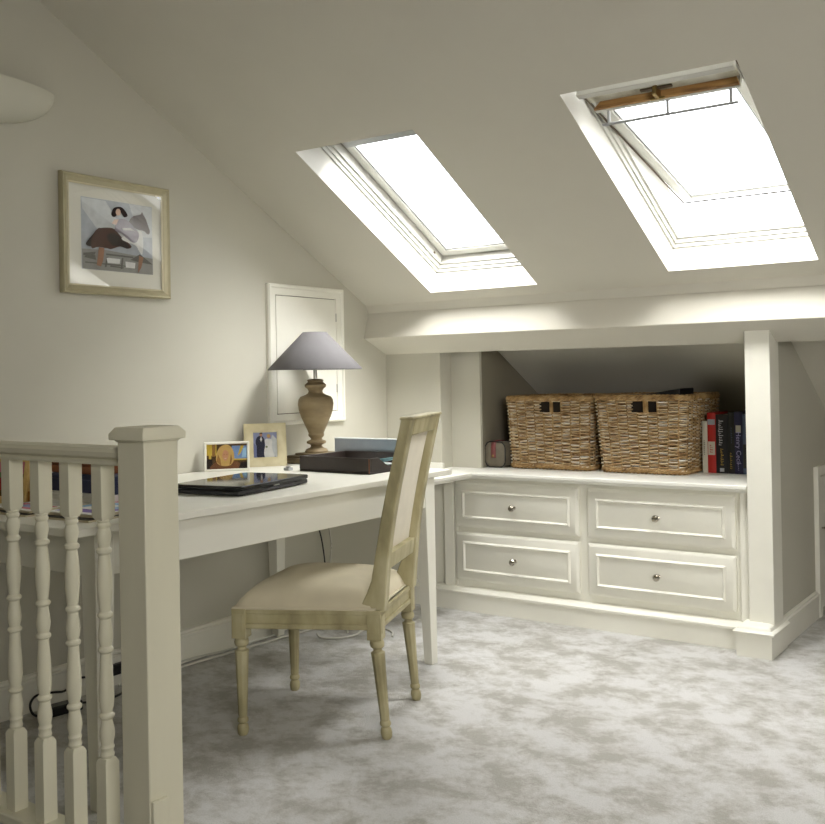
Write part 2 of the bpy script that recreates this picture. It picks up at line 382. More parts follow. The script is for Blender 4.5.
# ------------------------------------------------------------------ skylights
def bars(mb, x0, x1, t0, t1, w, n0, n1, P, m, which='lrtb', ov=None):
    def bx(xa, xb, ta, tb):
        q = [P(xa, ta, n0), P(xb, ta, n0), P(xb, tb, n0), P(xa, tb, n0), P(xa, ta, n1), P(xb, ta, n1), P(xb, tb, n1), P(xa, tb, n1)]
        mb.hexa(q, m)
    bx(x0, x0+w, t0, t1); bx(x1-w, x1, t0, t1); bx(x0+w, x1-w, t0, t0+w); bx(x0+w, x1-w, t1-w, t1)
def skylight(idx, sk, ang, label):
    x0, x1, ya, yb = sk; Lt = (yb-ya)*NR
    O = rp(0, ya)
    P = lambda x, t, n: O+Vector((x, 0, 0))+Tn*t+Nn*n
    b = MB()
    bars(b, x0+.0005, x1-.0005, .0005, Lt-.0005, .008, .112, .128, P, M['winwhite'])
    bars(b, x0+.0005, x1-.0005, .0005, Lt-.0005, .016, .128, .146, P, M['winwhite'])
    bars(b, x0+.0005, x1-.0005, .0005, Lt-.0005, .026, .146, .262, P, M['winwhite'])
    bars(b, x0-.06, x1+.06, -.06, Lt+.06, .075, .2615, .275, P, M['zinc'])
    w = struct('window_%d' % idx, b, label)
    # sash
    tc, nc = Lt/2, .182
    ca, sa = math.cos(ang), math.sin(ang)
    Q = lambda x, t, n: P(x, tc+t*ca-n*sa, nc+t*sa+n*ca)
    hx0, hx1, h = x0+.029, x1-.029, Lt/2-.03
    s = MB(); bars(s, hx0, hx1, -h, h, .012, .004, .05, Q, M['winwhite']); bars(s, hx0+.0121, hx1-.0121, -h+.0121, h-.0121, .034, .0, .05, Q, M['winwhite'])
    so = obj('sash', s, w, .003)
    s = MB(); bars(s, hx0+.042, hx1-.042, -h+.042, h-.042, .012, .006, .0445, Q, M['greymetal']); obj('glazing_bead', s, so)
    s = MB(); s.add([Q(hx0+.05, -h+.05, .025), Q(hx1-.05, -h+.05, .025), Q(hx1-.05, h-.05, .025), Q(hx0+.05, h-.05, .025)], [(0, 1, 2, 3)], M['glass']); obj('pane', s, so)
    def qbox(mb, xa, xb, ta, tb, na, nb, m, dn=0):
        mb.hexa([Q(xa, ta, na), Q(xb, ta, na), Q(xb, tb, na+dn), Q(xa, tb, na+dn), Q(xa, ta, nb), Q(xb, ta, nb), Q(xb, tb, nb+dn), Q(xa, tb, nb+dn)], m)
    if ang:
        s = MB(); bars(s, hx0-.004, hx1+.004, -h-.004, h+.004, .0055, -.001, .0035, Q, M['seal']); obj('weather_seal', s, so)
        s = MB(); qbox(s, hx0, hx1, -h-.004, -h+.022, -.028, .0, M['winwhite']); obj('vent_rail', s, w, .003)
        s = MB(); qbox(s, hx0+.012, hx1-.012, -h+.0225, -h+.084, -.010, -.0005, M['dirty']); obj('vent_slot', s, w, label='stained white ventilation slot')
        s = MB(); fa, fb = hx0+.022, hx1-.012
        s.hexa([Q(fa, -h+.086, -.034), Q(fb, -h+.086, -.034), Q(fb, -h+.098, -.034), Q(fa, -h+.098, -.034), Q(fa+.03, -h+.0845, -.001), Q(fb-.012, -h+.0845, -.001), Q(fb-.012, -h+.098, -.001), Q(fa+.03, -h+.098, -.001)], M['woodstrip'])
        wf = obj('vent_flap', s, w, .001, label='bare brown wooden ventilation flap')
        s = MB(); qbox(s, fa, fb, -h+.0985, -h+.112, -.036, -.0005, M['winwhite']); obj('flap_lip', s, wf, .001)
        s = MB(); tb_ = -h+.122; ba, bb = hx0+.045, hx1-.022
        s.tube([Q(ba, tb_, -.078), Q((ba+bb)/2, tb_, -.078), Q(bb, tb_, -.078)], .0050, M['greymetal'], 8)
        hb = obj('handle_bar', s, w, label='thin grey metal operating bar')
        for fx in (.05, .5, .95):
            xx = ba+(bb-ba)*fx; s = MB(); s.tube([Q(xx, tb_, -.078), Q(xx, tb_-.012, -.036)], .0055, M['greymetal'], 8); obj('bar_bracket', s, hb)
        s = MB(); xm = (hx0+hx1)/2-.01
        qbox(s, xm-.055, xm+.055, -h+.055, -h+.068, -.016, -.010, M['seal']); qbox(s, xm-.007, xm+.007, -h+.045, -h+.088, -.042, -.010, M['brass']); qbox(s, xm-.025, xm+.025, -h+.076, -h+.0855, -.044, -.036, M['brass'])
        obj('latch', s, w, .002, label='aged brass latch')
    else:
        s = MB(); qbox(s, hx0+.03, hx1-.03, -h+.05, -h+.158, -.018, -.0005, M['greymetal']); obj('blind_cassette', s, w, .003, label='grey blind cassette along the top of the sash')
        s = MB(); xx = x0+.0268; s.hexa([P(xx, Lt-.10, .16), P(xx+.003, Lt-.10, .16), P(xx+.003, Lt-.09, .16), P(xx, Lt-.09, .16), P(xx, Lt-.10, .17), P(xx+.003, Lt-.10, .17), P(xx+.003, Lt-.09, .17), P(xx, Lt-.09, .17)], M['seal']); obj('bolt_socket', s, w)
    # sky light standing outside the opening
    ld = bpy.data.lights.new('sky light', 'AREA'); ld.shape = 'RECTANGLE'; ld.size = 1.9; ld.size_y = 2.2
    ld.energy = SKYW; ld.color = (1.0, .99, .97)
    lo = bpy.data.objects.new('sky_light', ld); COL.objects.link(lo)
    c = P((x0+x1)/2, Lt/2, .75); lo.location = (c.x+.1, c.y-.55, c.z+.45); lo.rotation_euler = (math.radians(8), 0, 0)
    return w
SKYW = 320
skylight(1, SK[0], 0, 'left skylight, closed, in the sloping ceiling')
skylight(2, SK[1], math.radians(14.5), 'right skylight, tilted open, with bare wooden vent flap')

# ------------------------------------------------------------------ drawer unit and worktop
cab = thing('drawer_cabinet', 'white built-in low cabinet with four panelled drawers under the baskets', 'cabinet', (1.17, 3.2, 0))
b = MB()
b.box(.475, 1.94, 3.195, 3.225, .09, .643, M['trim'])
b.box(.0, .475, 3.215, 3.235, .09, .643, M['trim'])
b.box(.40, .455, 3.18, 3.215, .09, .643, M['trim']); b.box(.462, .474, 3.185, 3.215, .09, .643, M['trim'])
b.box(1.880, 1.93, 3.178, 3.20, .09, .643, M['trim'])
obj('carcass', b, cab, .002)
b = MB()
b.prism([(3.2, 0), (3.155, 0), (3.155, .082), (3.148, .086), (3.148, .094), (3.158, .099), (3.165, .108), (3.2, .112)], YZ, 0.017, 1.913, M['trim'])
obj('plinth', b, cab, label='moulded white plinth along the foot of the drawers')
def drawer(x0, x1, z0, z1):
    b = MB(); yf = 3.172; yb = 3.195; c = .013
    f = [(x0+c, yf, z0+c), (x1-c, yf, z0+c), (x1-c, yf, z1-c), (x0+c, yf, z1-c)]
    g = [(x0, yf+.009, z0), (x1, yf+.009, z0), (x1, yf+.009, z1), (x0, yf+.009, z1)]
    h = [(x, yb, z) for x, _, z in g]
    fs = [(0, 1, 2, 3)]+[(i, (i+1) % 4, 4+(i+1) % 4, 4+i)[::-1] for i in range(4)]+[(4+i, 4+(i+1) % 4, 8+(i+1) % 4, 8+i)[::-1] for i in range(4)]+[(11, 10, 9, 8)]
    b.add(f+g+h, fs, M['trim'])
    d = obj('drawer', b, cab, .0012)
    m = MB(); i0 = .042; w = .015
    prof = [(0, 0), (.003, -.006), (.008, -.009), (.012, -.005), (w, 0)]
    vs = []; fs = []
    for o, dy in prof:
        k = i0+o; vs += [(x0+k, yf+dy, z0+k), (x1-k, yf+dy, z0+k), (x1-k, yf+dy, z1-k), (x0+k, yf+dy, z1-k)]
    for j in range(len(prof)-1):
        for i in range(4): fs.append((j*4+i, j*4+(i+1) % 4, j*4+4+(i+1) % 4, j*4+4+i))
    m.add(vs, fs, M['trim']); obj('panel_moulding', m, d)
    m = MB(); xc, zc = (x0+x1)/2, (z0+z1)/2
    m.lathe([(.010, 0), (.010, -.003), (.005, -.006), (.005, -.013), (.011, -.018), (.0155, -.025), (.0155, -.029), (.011, -.035), (.002, -.037)], (xc, yf, zc), M['chrome'], 18, 'y')
    obj('knob', m, d, label='round polished metal knob')
for x0, x1 in ((.471, 1.143), (1.187, 1.862)):
    for z0, z1 in ((.4034, .6231), (.1445, .3779)): drawer(x0, x1, z0, z1)

def outline(o):   # worktop outline pulled in by o on its front edges
    return [(.001, 2.52+o), (.60-o, 2.52+o), (.60-o, 3.135+o), (1.922, 3.135+o), (1.922, 3.25), (1.934, 3.262), (1.934, 4.298), (.521, 4.298), (.521, 3.339), (.346, 3.339), (.346, 3.244), (.001, 3.244)]
b = MB(); b.prism(outline(0), XY, .657, .674, M['trimw']); b.prism(outline(.011), XY, .651, .657, M['trimw']); b.prism(outline(.018), XY, .6435, .651, M['trimw'])
tag(obj('worktop', b, None, .004), 'white L-shaped worktop over the drawers, carrying baskets and books', 'worktop')

# ------------------------------------------------------------------ desk
XF, YN, YD, ZD = .9316, .7596+.1, 2.4877, .764
YN = .775
dk = thing('desk', 'long white painted desk along the gable wall', 'desk', (.47, 1.63, 0))
YN2 = .86
b = MB(); b.box(.008, XF, YN, YD, ZD-.022, ZD, M['desk']); obj('desktop', b, dk, .003)
for nm, bx in (('apron', (XF-.05, XF-.03, YN+.135, YD-.148)), ('apron', (.034, .054, YN+.135, YD-.148)), ('apron', (.09, XF-.086, YN+.08, YN+.10)), ('apron', (.09, XF-.086, YD-.114, YD-.094))):
    b = MB(); b.box(*bx, .623, ZD-.022, M['desk']); obj(nm, b, dk, .002)
for sx, sy in ((1, 0), (1, 1), (0, 0), (0, 1)):
    xa = XF-.026 if sx else .030; ya = YD-.088 if sy else YN+.075
    dx = -1 if sx else 1; dy = -1 if sy else 1
    b = MB(); w, w2 = .060, .038
    def sq(k, z): return [(xa, ya, z), (xa+dx*k, ya, z), (xa+dx*k, ya+dy*k, z), (xa, ya+dy*k, z)]
    vs = sq(w2, 0)+sq(w, .61)+sq(w, ZD-.022)
    b.add(vs, [(3, 2, 1, 0), (8, 9, 10, 11)]+[(j*4+i, j*4+(i+1) % 4, j*4+4+(i+1) % 4, j*4+4+i) for j in (0, 1) for i in range(4)], M['desk'])
    obj('leg', b, dk, .002)

# ------------------------------------------------------------------ balustrade
bal = thing('balustrade', 'cream painted stair balustrade with square newel post and turned balusters', 'balustrade', (.6, .72, 0))
NX0, NX1, NY0, NY1 = 1.2475, 1.343, .672, .7675
b = MB(); b.box(NX0, NX1, NY0, NY1, 0, 1.007, M['newel']); nw = obj('newel_post', b, bal, .003)
b = MB(); e = .014; xs_ = []
def sqr(o, z): return [(NX0-o, NY0-o, z), (NX1+o, NY0-o, z), (NX1+o, NY1+o, z), (NX0-o, NY1+o, z)]
prof = [(.003, 1.006), (.003, 1.010), (.0135, 1.011), (.0135, 1.025), (.003, 1.040), (-.03, 1.042)]
vs = []; fs = []
for o, z in prof: vs += sqr(o, z)
for j in range(len(prof)-1):
    for i in range(4): fs.append((j*4+i, j*4+(i+1) % 4, j*4+4+(i+1) % 4, j*4+4+i))
fs += [(3, 2, 1, 0), tuple(len(vs)-4+i for i in range(4))]
b.add(vs, fs, M['newel']); obj('post_cap', b, nw, .0015)
b = MB(); b.prism([(NY0+.002, 0), (NY0+.045, 0), (NY0+.045, .195), (NY0+.041, .197), (NY0+.002, .197)], YZ, NX1, NX1+.011, M['newel']); obj('skirting_block', b, nw, .002)
YB = .7207
b = MB()
hp = [(-.030, .944), (-.030, .952), (-.024, .957), (-.034, .964), (-.036, .976), (-.030, .986), (-.012, .9895), (.012, .9895), (.030, .986), (.036, .976), (.034, .964), (.024, .957), (.030, .952), (.030, .944)]
b.prism([(YB+s*.955, .0518+.955*z) for s, z in hp], YZ, 0, NX0, M['newel']); b.v = [(q_[0], q_[1], q_[2]-.005) for q_ in b.v]; obj('handrail', b, bal)
b = MB(); b.box(0, NX0, .680, .762, 0, .0275, M['newel']); obj('base_rail', b, bal, .004)
def baluster_mesh():
    b = MB(); w = .0200
    def blk(z0, z1, c0, c1):
        vs = []; 
        def s4(k, z): return [(-k, -k, z), (k, -k, z), (k, k, z), (-k, k, z)]
        rings = [s4(w*.72 if c0 else w, z0)]+([s4(w, z0+.012)] if c0 else [])+([s4(w, z1-.012)] if c1 else [])+[s4(w*.72 if c1 else w, z1)]
        for r in rings: vs += r
        n = len(rings)
        fs = [(3, 2, 1, 0), tuple(4*n-4+i for i in range(4))]+[(j*4+i, j*4+(i+1) % 4, j*4+4+(i+1) % 4, j*4+4+i) for j in range(n-1) for i in range(4)]
        b.add(vs, fs, M['newel'])
    blk(-.026, .196, False, True); blk(.795, .95, True, False)
    P = [(.015, .190), (.0165, .196), (.019, .203), (.0165, .210), (.0165, .216), (.0195, .222), (.0165, .228), (.0165, .232), (.0205, .250), (.0195, .265), (.0155, .285), (.0145, .292), (.0205, .298), (.0205, .304), (.0145, .310),
         (.0185, .325), (.0205, .345), (.0195, .38), (.0165, .425), (.0148, .455), (.0145, .459), (.0205, .464), (.0205, .470), (.0148, .476), (.0185, .49), (.0198, .503), (.0175, .522), (.0148, .540), (.0145, .546), (.0205, .552), (.0205, .558), (.0145, .564),
         (.0165, .58), (.0195, .61), (.0205, .64), (.0195, .665), (.0165, .695), (.0145, .708), (.0205, .714), (.0205, .721), (.0145, .727), (.0165, .738), (.0195, .752), (.0185, .765), (.0150, .775), (.0185, .780), (.0185, .785), (.0155, .789), (.0185, .793), (.0160, .80)]
    b.lathe([(q_*.93, z_) for q_, z_ in P], (0, 0, 0), M['newel'], 18)
    return b
bx_ = [.1055, .2330, .3605, .4880, .6155, .7430, .8715, .9970, 1.1255]
for i, x in enumerate(bx_):
    b = baluster_mesh(); b.v = [(v[0]*.955+x, v[1]*.955+YB, .0518+.955*v[2]) for v in b.v]
    obj('baluster', b, bal, .001)

# ------------------------------------------------------------------ chair (local: +x rear, -x front)
TH_C = math.radians(22)
ch = thing('dining_chair', 'antique cream wooden side chair with linen seat pushed toward the desk', 'chair', (.941, 1.744, 0), TH_C)
FX, RX = -.230, .240      # front / rear leg foot x
FW, RW = .222, .185       # half widths
def leg(x, y, top, splay=0.0, front=True):
    b = MB()
    P = [(.013, 0), (.0165, .006), (.0185, .02), (.0165, .032), (.0125, .038), (.0175, .044), (.0175, .052), (.0135, .058), (.0145, .062), (.0165, .12), (.0205, .235), (.0225, .272), (.0145, .277), (.0135, .283), (.0215, .290), (.0235, .300), (.0215, .309), (.015, .315)]
    b.lathe(P, (0, 0, 0), M['chair'], 32, flute=(.07, .26, 8, .16))
    b.xf(lambda p: Vector((p.x+x+splay*max(0, (.33-p.z))/.33, p.y+y, p.z)))
    l = obj('leg', b, ch, local=True)
    b = MB(); k = .0235
    b.box(x-k, x+k, y-k, y+k, .314, .409, M['chair'])
    sx = -1 if front else 1; sy = 1 if y > 0 else -1
    # carved block face panel
    for yy in (y-k-.002, y+k): b.box(x-.016, x+.016, yy, yy+.002, .335, .392, M['chair'])
    xx = x-k-.002 if front else x+k
    b.box(xx, xx+.002, y-.016, y+.016, .335, .392, M['chair'])
    obj('leg_block', b, l, .0025, local=True)
RXT = RX-.03
for sgn in (-1, 1): leg(FX, sgn*FW, .4)
for sgn in (-1, 1): leg(RXT, sgn*RW, .4, .03, False)
b = MB()
def rail(p, q, w, z0, z1):
    p, q = Vector(p), Vector(q); d = (q-p).normalized(); n = Vector((-d.y, d.x))*w/2
    c = [p-n, q-n, q+n, p+n]
    b.hexa([(v.x, v.y, z0) for v in c]+[(v.x, v.y, z1) for v in c], M['chair'])
for w, z0, z1 in ((.030, .345, .408), (.042, .345, .362), (.040, .392, .408)):
    rail((FX, -FW), (FX, FW), w, z0, z1); rail((RXT, -RW), (RXT, RW), w, z0, z1)
    for s in (-1, 1): rail((FX, s*FW), (RXT, s*RW), w, z0, z1)
obj('seat_rail', b, ch, .003, local=True)
# cushion
def cushion():
    b = MB(); n = 26; vs = []; fs = []
    top = []
    for j in range(n+1):
        for i in range(n+1):
            u, v = i/n*2-1, j/n*2-1
            x = FX-.018+(u+1)/2*(RXT+.004-(FX-.018)); hw = (FW+.018)+(RW+.020-FW-.018)*(u+1)/2
            e = (1-abs(u)**4)*(1-abs(v)**4)
            rim = min(1, 6*min(1-abs(u), 1-abs(v)))
            z = .411+.036*(max(0, rim)**.5)+.046*e
            inset = 1-.012*(1-min(1, rim*1.2)) if rim < 1 else 1
            top.append((x, v*hw, z))
    vs = top[:]
    idx = lambda i, j: j*(n+1)+i
    fs = [(idx(i, j), idx(i+1, j), idx(i+1, j+1), idx(i, j+1)) for j in range(n) for i in range(n)]
    ring = [idx(i, 0) for i in range(n+1)]+[idx(n, j) for j in range(1, n+1)]+[idx(i, n) for i in range(n-1, -1, -1)]+[idx(0, j) for j in range(n-1, 0, -1)]
    base = len(vs)
    for r in ring: x, y, z = vs[r]; vs.append((x, y, .405))
    m = len(ring)
    fs += [(ring[k], base+k, base+(k+1) % m, ring[(k+1) % m]) for k in range(m)]
    fs.append([base+k for k in range(m)])
    b.add(vs, fs, M['fabric'], True)
    return b
cu = obj('seat', cushion(), ch, local=True, angle=80, label='padded cream linen seat')
b = MB()
pth = []
for (x, y) in ((FX-.020, -FW-.020), (FX-.020, FW+.020), (RXT+.004, RW+.021), (RXT+.004, -RW-.021)): pth.append((x, y))
full = []
for k in range(4):
    p, q = Vector(pth[k]), Vector(pth[(k+1) % 4])
    for t in range(10): r = p.lerp(q, t/10); full.append((r.x, r.y, .4105))
b.tube(full, .0045, M['fabric'], 6, True); obj('piping', b, cu, local=True)
# back frame: two raked stiles
def sx(z): 
    t = (z-.40)/.59
    return RXT+.004+.108*t+.012*math.sin(PI*min(1, max(0, t)))*-1
def stile(sg):
    b = MB(); vs = []; fs = []
    zs = [.40, .43, .46, .50, .55, .62, .70, .80, .90, 1.012]
    for z in zs:
        t = (z-.40)/.59
        dp = .058-.012*min(1, t*4) if t < .3 else .044-.008*t
        wd = .048
        hw = RW-.008-.004*t
        xc = sx(z)
        y0, y1 = hw-wd/2, hw+wd/2
        dpx = dp+ (.03*max(0, 1-t*7))
        vs += [(xc-dpx/2-(dpx-dp)/2, sg*y0, z), (xc+dp/2, sg*y0, z), (xc+dp/2, sg*y1, z), (xc-dpx/2-(dpx-dp)/2, sg*y1, z)]
    n = len(zs)
    fs = [(0, 1, 2, 3), tuple(4*n-4+i for i in range(4))]+[(j*4+i, j*4+(i+1) % 4, j*4+4+(i+1) % 4, j*4+4+i) for j in range(n-1) for i in range(4)]
    b.add(vs, fs, M['chair'])
    obj('back_stile', b, ch, .004, local=True)
stile(-1); stile(1)
def cross(name, z0, z1, dep, m, hw0=None, xo=0, bev=.004, label=None):
    b = MB(); hw = RW-.012
    r = []
    for z in (z0, z1):
        t = (z-.40)/.59; h = RW-.008-.004*t-.022
        x = sx(z)+xo
        r += [(x-dep/2, -h, z), (x+dep/2, -h, z), (x+dep/2, h, z), (x-dep/2, h, z)]
    b.hexa(r, m); return obj(name, b, ch, bev, local=True, label=label)
cross('top_rail', .955, 1.008, .036, M['chair']); cross('lower_rail', .525, .580, .032, M['chair'])
b = MB(); h = RW+.004
b.box(sx(1.012)-.024, sx(1.012)+.022, -h-.010, h+.010, 1.006, 1.016, M['chair']); obj('crest_moulding', b, ch, .004, local=True)
b = MB(); n = 14; vs = []; fs = []
for side in (0, 1):
    for j in range(n+1):
        for i in range(9):
            z = .575+.39*j/n; u = i/8*2-1; t = (z-.40)/.59; hh = RW-.008-.004*t-.022
            bulge = .008*(1-u**4)*(1-(2*j/n-1)**4)
            vs.append((sx(z)-.010+(1 if side else -1)*(.004+bulge), u*hh, z))
o_ = (n+1)*9
for side in (0, 1):
    for j in range(n):
        for i in range(8):
            a = side*o_+j*9+i; fs.append((a, a+1, a+10, a+9))
b.add(vs, fs, M['panelfab'], True); obj('back_panel', b, ch, local=True, label='pale linen upholstered back panel')

# ------------------------------------------------------------------ lamp
lx, ly = .185, 2.503
lamp = thing('table_lamp', 'turned wooden table lamp with wide grey shade on the desk', 'lamp', (lx, ly, ZD))
b = MB()
for k, z0, z1 in ((.122, ZD, ZD+.024), (.100, ZD+.024, ZD+.034), (.072, ZD+.034, ZD+.045)): b.box(lx-k, lx+k, ly-k*.9, ly+k*.9, z0, z1, M['lampbase'])
obj('plinth', b, lamp, .005, label='stepped square plinth of the lamp')
b = MB(); z = lambda q: ZD+q
P = [(.050, .044), (.052, .052), (.046, .062), (.030, .070), (.024, .078), (.026, .084), (.043, .092), (.043, .102), (.026, .110), (.024, .116), (.033, .126), (.036, .134), (.034, .142), (.040, .160), (.052, .190), (.066, .225), (.076, .260), (.079, .290), (.076, .312), (.068, .326), (.044, .336), (.034, .344), (.031, .354), (.036, .366), (.046, .374), (.048, .386), (.040, .394), (.034, .398), (.034, .404), (.038, .408), (.030, .414), (.010, .416)]
b.lathe([(r*1.0, z(h*.888+.004)) for r, h in P], (lx, ly, 0), M['lampwood'], 32); obj('urn_stem', b, lamp)
b = MB(); b.lathe([(.0085, z(.368)), (.0085, z(.435)), (.016, z(.436)), (.016, z(.452)), (.004, z(.455))], (lx, ly, 0), M['metal'], 14); obj('lamp_holder', b, lamp)
b = MB(); zb, zt = 1.178, 1.346; rb, rt = .208, .052
prof = [(rb, zb), (rb+.001, zb+.004), (rt+.0005, zt), (rt-.002, zt), (rb-.003, zb+.003), (rb-.003, zb)]
b.lathe(prof+[prof[0]], (lx, ly, 0), M['shade'], 64, open_=True); sh = obj('lamp_shade', b, lamp, angle=60)
b = MB(); b.tube([(lx+.013*math.cos(a), ly+.013*math.sin(a), z(.45)) for a in [i*PI/6 for i in range(12)]], .003, M['metal'], 6, True)
for a in (0, 2*PI/3, 4*PI/3):
    b.tube([(lx+.013*math.cos(a), ly+.013*math.sin(a), z(.45)), (lx+(rt)*math.cos(a), ly+(rt)*math.sin(a), zt-.01)], .002, M['metal'], 6)
obj('shade_carrier', b, sh)

# ------------------------------------------------------------------ flat pictures
def art(mb, polys, P, off0=.0):
    """polys: [(material, [(a,b)...])], P(a,b,h)->xyz, each layer a hair above the last"""
    for k, (m, pts) in enumerate(polys):
        if len(pts) > 5 and len(pts) < 15:
            n_ = len(pts); sm_ = []
            for i in range(n_):
                p0, p1, p2, p3 = pts[i-1], pts[i], pts[(i+1) % n_], pts[(i+2) % n_]
                for t in (0, .25, .5, .75):
                    sm_.append(tuple(.5*(2*p1[j]+(p2[j]-p0[j])*t+(2*p0[j]-5*p1[j]+4*p2[j]-p3[j])*t*t+(3*p1[j]-p0[j]-3*p2[j]+p3[j])*t**3) for j in (0, 1)))
            pts = [(min(1, max(0, a)), min(1, max(0, c))) for a, c in sm_]
        vs = [P(a, c, off0+.0003*k) for a, c in pts]
        mb.add(vs, [list(range(len(vs)))], m)
def ell(cx, cy, rx, ry, n=16): return [(cx+rx*math.cos(2*PI*i/n), cy+ry*math.sin(2*PI*i/n)) for i in range(n)]
def picframe(mb, w, h, fw, prof, P, m):
    """mitred frame; prof: (inset fraction*fw, height)"""
    vs = []; fs = []
    for i_, d in prof:
        k = i_*fw; vs += [P(k, k, d), P(w-k, k, d), P(w-k, h-k, d), P(k, h-k, d)]
    n = len(prof)
    for j in range(n-1):
        for i in range(4): fs.append((j*4+i, j*4+(i+1) % 4, j*4+4+(i+1) % 4, j*4+4+i))
    mb.add(vs, fs, m)

# big picture on gable wall: a runs along y, c up; leaning out a touch at the top
py0, py1, pz0, pz1 = 1.362, 1.843, 1.468, 1.908
pic = thing('framed_picture', 'gold framed print of a woman riding a leaping horse, on the gable wall', 'picture', (0, (py0+py1)/2, pz0))
W, H = py1-py0, pz1-pz0
PP = lambda a, c, h: (.004+h+.001*c/H, py0+a, pz0+c)
b = MB(); picframe(b, W, H, .030, [(0, 0), (0, .018), (.15, .024), (.35, .021), (.5, .023), (.8, .018), (1, .012), (1, 0)], PP, M['frame']); fr = obj('frame', b, pic)
b = MB(); picframe(b, W-.060, H-.060, .006, [(0, .008), (0, .0135), (1, .010), (1, .008)], lambda a, c, h: PP(a+.030, c+.030, h), M['framein']); obj('slip', b, fr)
b = MB(); picframe(b, W-.008, H-.008, .2, [(0, .001), (0, .0012)], lambda a, c, h: PP(a+.004, c+.004, h), M['darkwood'])
b.add([PP(.03, .03, .004), PP(W-.03, .03, .004), PP(W-.03, H-.03, .004), PP(.03, H-.03, .004)], [(0, 1, 2, 3)], M['mount']); obj('mount', b, pic, label='ivory mount board')
ay0, ay1, az0, az1 = 1.450, 1.767, 1.561, 1.828
AW, AH = ay1-ay0, az1-az0
def AP(px, py_, h=0):
    a = (px-162)/418; yt = 190+50*a; yb_ = 612+28*a; c = (yb_-py_)/(yb_-yt)
    return (a, c)
def APP(a, c, h): return PP(ay0-py0+a*AW, az0-pz0+c*AH, .0048+h)
q = lambda *pts: [AP(*p_) for p_ in pts]
A = M
polys = [(A['a_sky'], [(0, 0), (1, 0), (1, 1), (0, 1)]),
         (A['a_skylt'], q((165, 195), (300, 212), (450, 450), (330, 490), (170, 260))),
         (A['a_skylt'], q((440, 225), (578, 242), (579, 420), (500, 420), (470, 330))),
         (A['a_fence'], q((164, 495), (300, 500), (581, 545), (581, 640), (165, 611))),
         (A['a_fenced'], q((170, 520), (240, 512), (236, 526), (172, 534))), (A['a_fenced'], q((300, 520), (460, 535), (460, 545), (300, 530))),
         (A['a_fenced'], q((180, 570), (420, 590), (420, 596), (180, 577))), (A['a_fenced'], q((300, 540), (312, 540), (300, 600), (290, 600))), (A['a_fenced'], q((390, 545), (400, 545), (392, 610), (382, 610))),
         (A['a_fenced'], q((440, 555), (500, 520), (578, 580), (540, 575), (480, 565))),
         (A['a_fenced'], q((175, 545), (190, 520), (235, 530), (240, 560))), (A['a_white'], q((300, 545), (380, 552), (376, 580), (305, 575))), (A['a_white'], q((410, 565), (470, 572), (466, 605), (412, 600))), (A['a_fenced'], q((320, 590), (400, 600), (398, 606), (320, 598))), (A['a_orange'], q((256, 485), (288, 490), (280, 560), (266, 598), (242, 590))), (A['a_orange'], q((492, 528), (520, 540), (505, 600), (484, 632))),
         (A['a_hdark'], q((182, 470), (215, 420), (250, 378), (262, 376), (235, 430), (222, 480))),
         (A['a_hbrown'], q((215, 440), (242, 384), (290, 370), (345, 376), (385, 420), (446, 474), (420, 490), (378, 478), (328, 494), (298, 490), (250, 484), (215, 492))),
         (A['a_hdark'], q((300, 420), (345, 400), (430, 470), (420, 488), (380, 478), (330, 470))),
         (A['a_white'], q((385, 430), (490, 380), (516, 420), (512, 520), (490, 500), (470, 470))),
         (A['a_hgrey'], q((430, 334), (440, 316), (450, 305), (462, 296), (478, 292), (490, 290), (506, 284), (513, 271), (520, 286), (530, 300), (537, 314), (545, 338), (553, 360), (560, 380), (559, 396), (551, 403), (540, 398), (528, 386), (512, 380), (494, 378), (476, 372), (456, 360), (440, 348))),
         (A['a_lilacg'], q((352, 345), (372, 318), (410, 318), (442, 340), (470, 372), (492, 402), (480, 446), (452, 452), (420, 430), (385, 402), (350, 385))),
         (A['a_skin'], q((330, 345), (345, 320), (372, 318), (356, 352))),
         (A['a_hdark'], q((328, 285), (345, 252), (385, 246), (412, 270), (424, 296), (404, 306), (388, 286), (372, 262), (356, 300), (336, 305))),
         (A['a_skin'], [AP(*p_) for p_ in ell(368, 277, 15, 20)]),
         (A['a_white'], q((390, 370), (440, 368), (470, 388), (440, 382), (395, 382)))]
b = MB(); art(b, polys, APP); obj('print', b, pic, label='horse and rider print in soft greys')
b = MB(); b.add([PP(.034, .034, .0115), PP(W-.034, .034, .0115), PP(W-.034, H-.034, .0115), PP(.034, H-.034, .0115)], [(0, 1, 2, 3)], M['picglass']); obj('glazing', b, pic)

# wall hatch
hy0, hy1, hz0, hz1 = 2.388, 2.90, .928, 1.572
ht = thing('wall_hatch', 'white panelled access hatch with moulded surround on wall behind the lamp', 'hatch', (0, (hy0+hy1)/2, hz0))
HP = lambda a, c, h: (h, hy0+a, hz0+c)
W, H = hy1-hy0, hz1-hz0
b = MB(); picframe(b, W, H, .05, [(0, 0), (0, .014), (.12, .022), (.3, .022), (.42, .015), (.85, .013), (1, .010), (1, 0)], HP, M['trim']); obj('surround', b, ht)
b = MB(); b.add([HP(.05, .05, .001), HP(W-.05, .05, .001), HP(W-.05, H-.05, .001), HP(.05, H-.05, .001)], [(0, 1, 2, 3)], M['seal'])
k = .0535; b.box(.0015, .011, hy0+k, hy1-k, hz0+k, hz1-k, M['trim']); dr = obj('hatch_door', b, ht, .001)
for zz in (hz0+.14, hz1-.16):
    b = MB(); b.box(.011, .0135, hy1-.057, hy1-.050, zz, zz+.04, M['metal']); obj('hinge', b, dr)

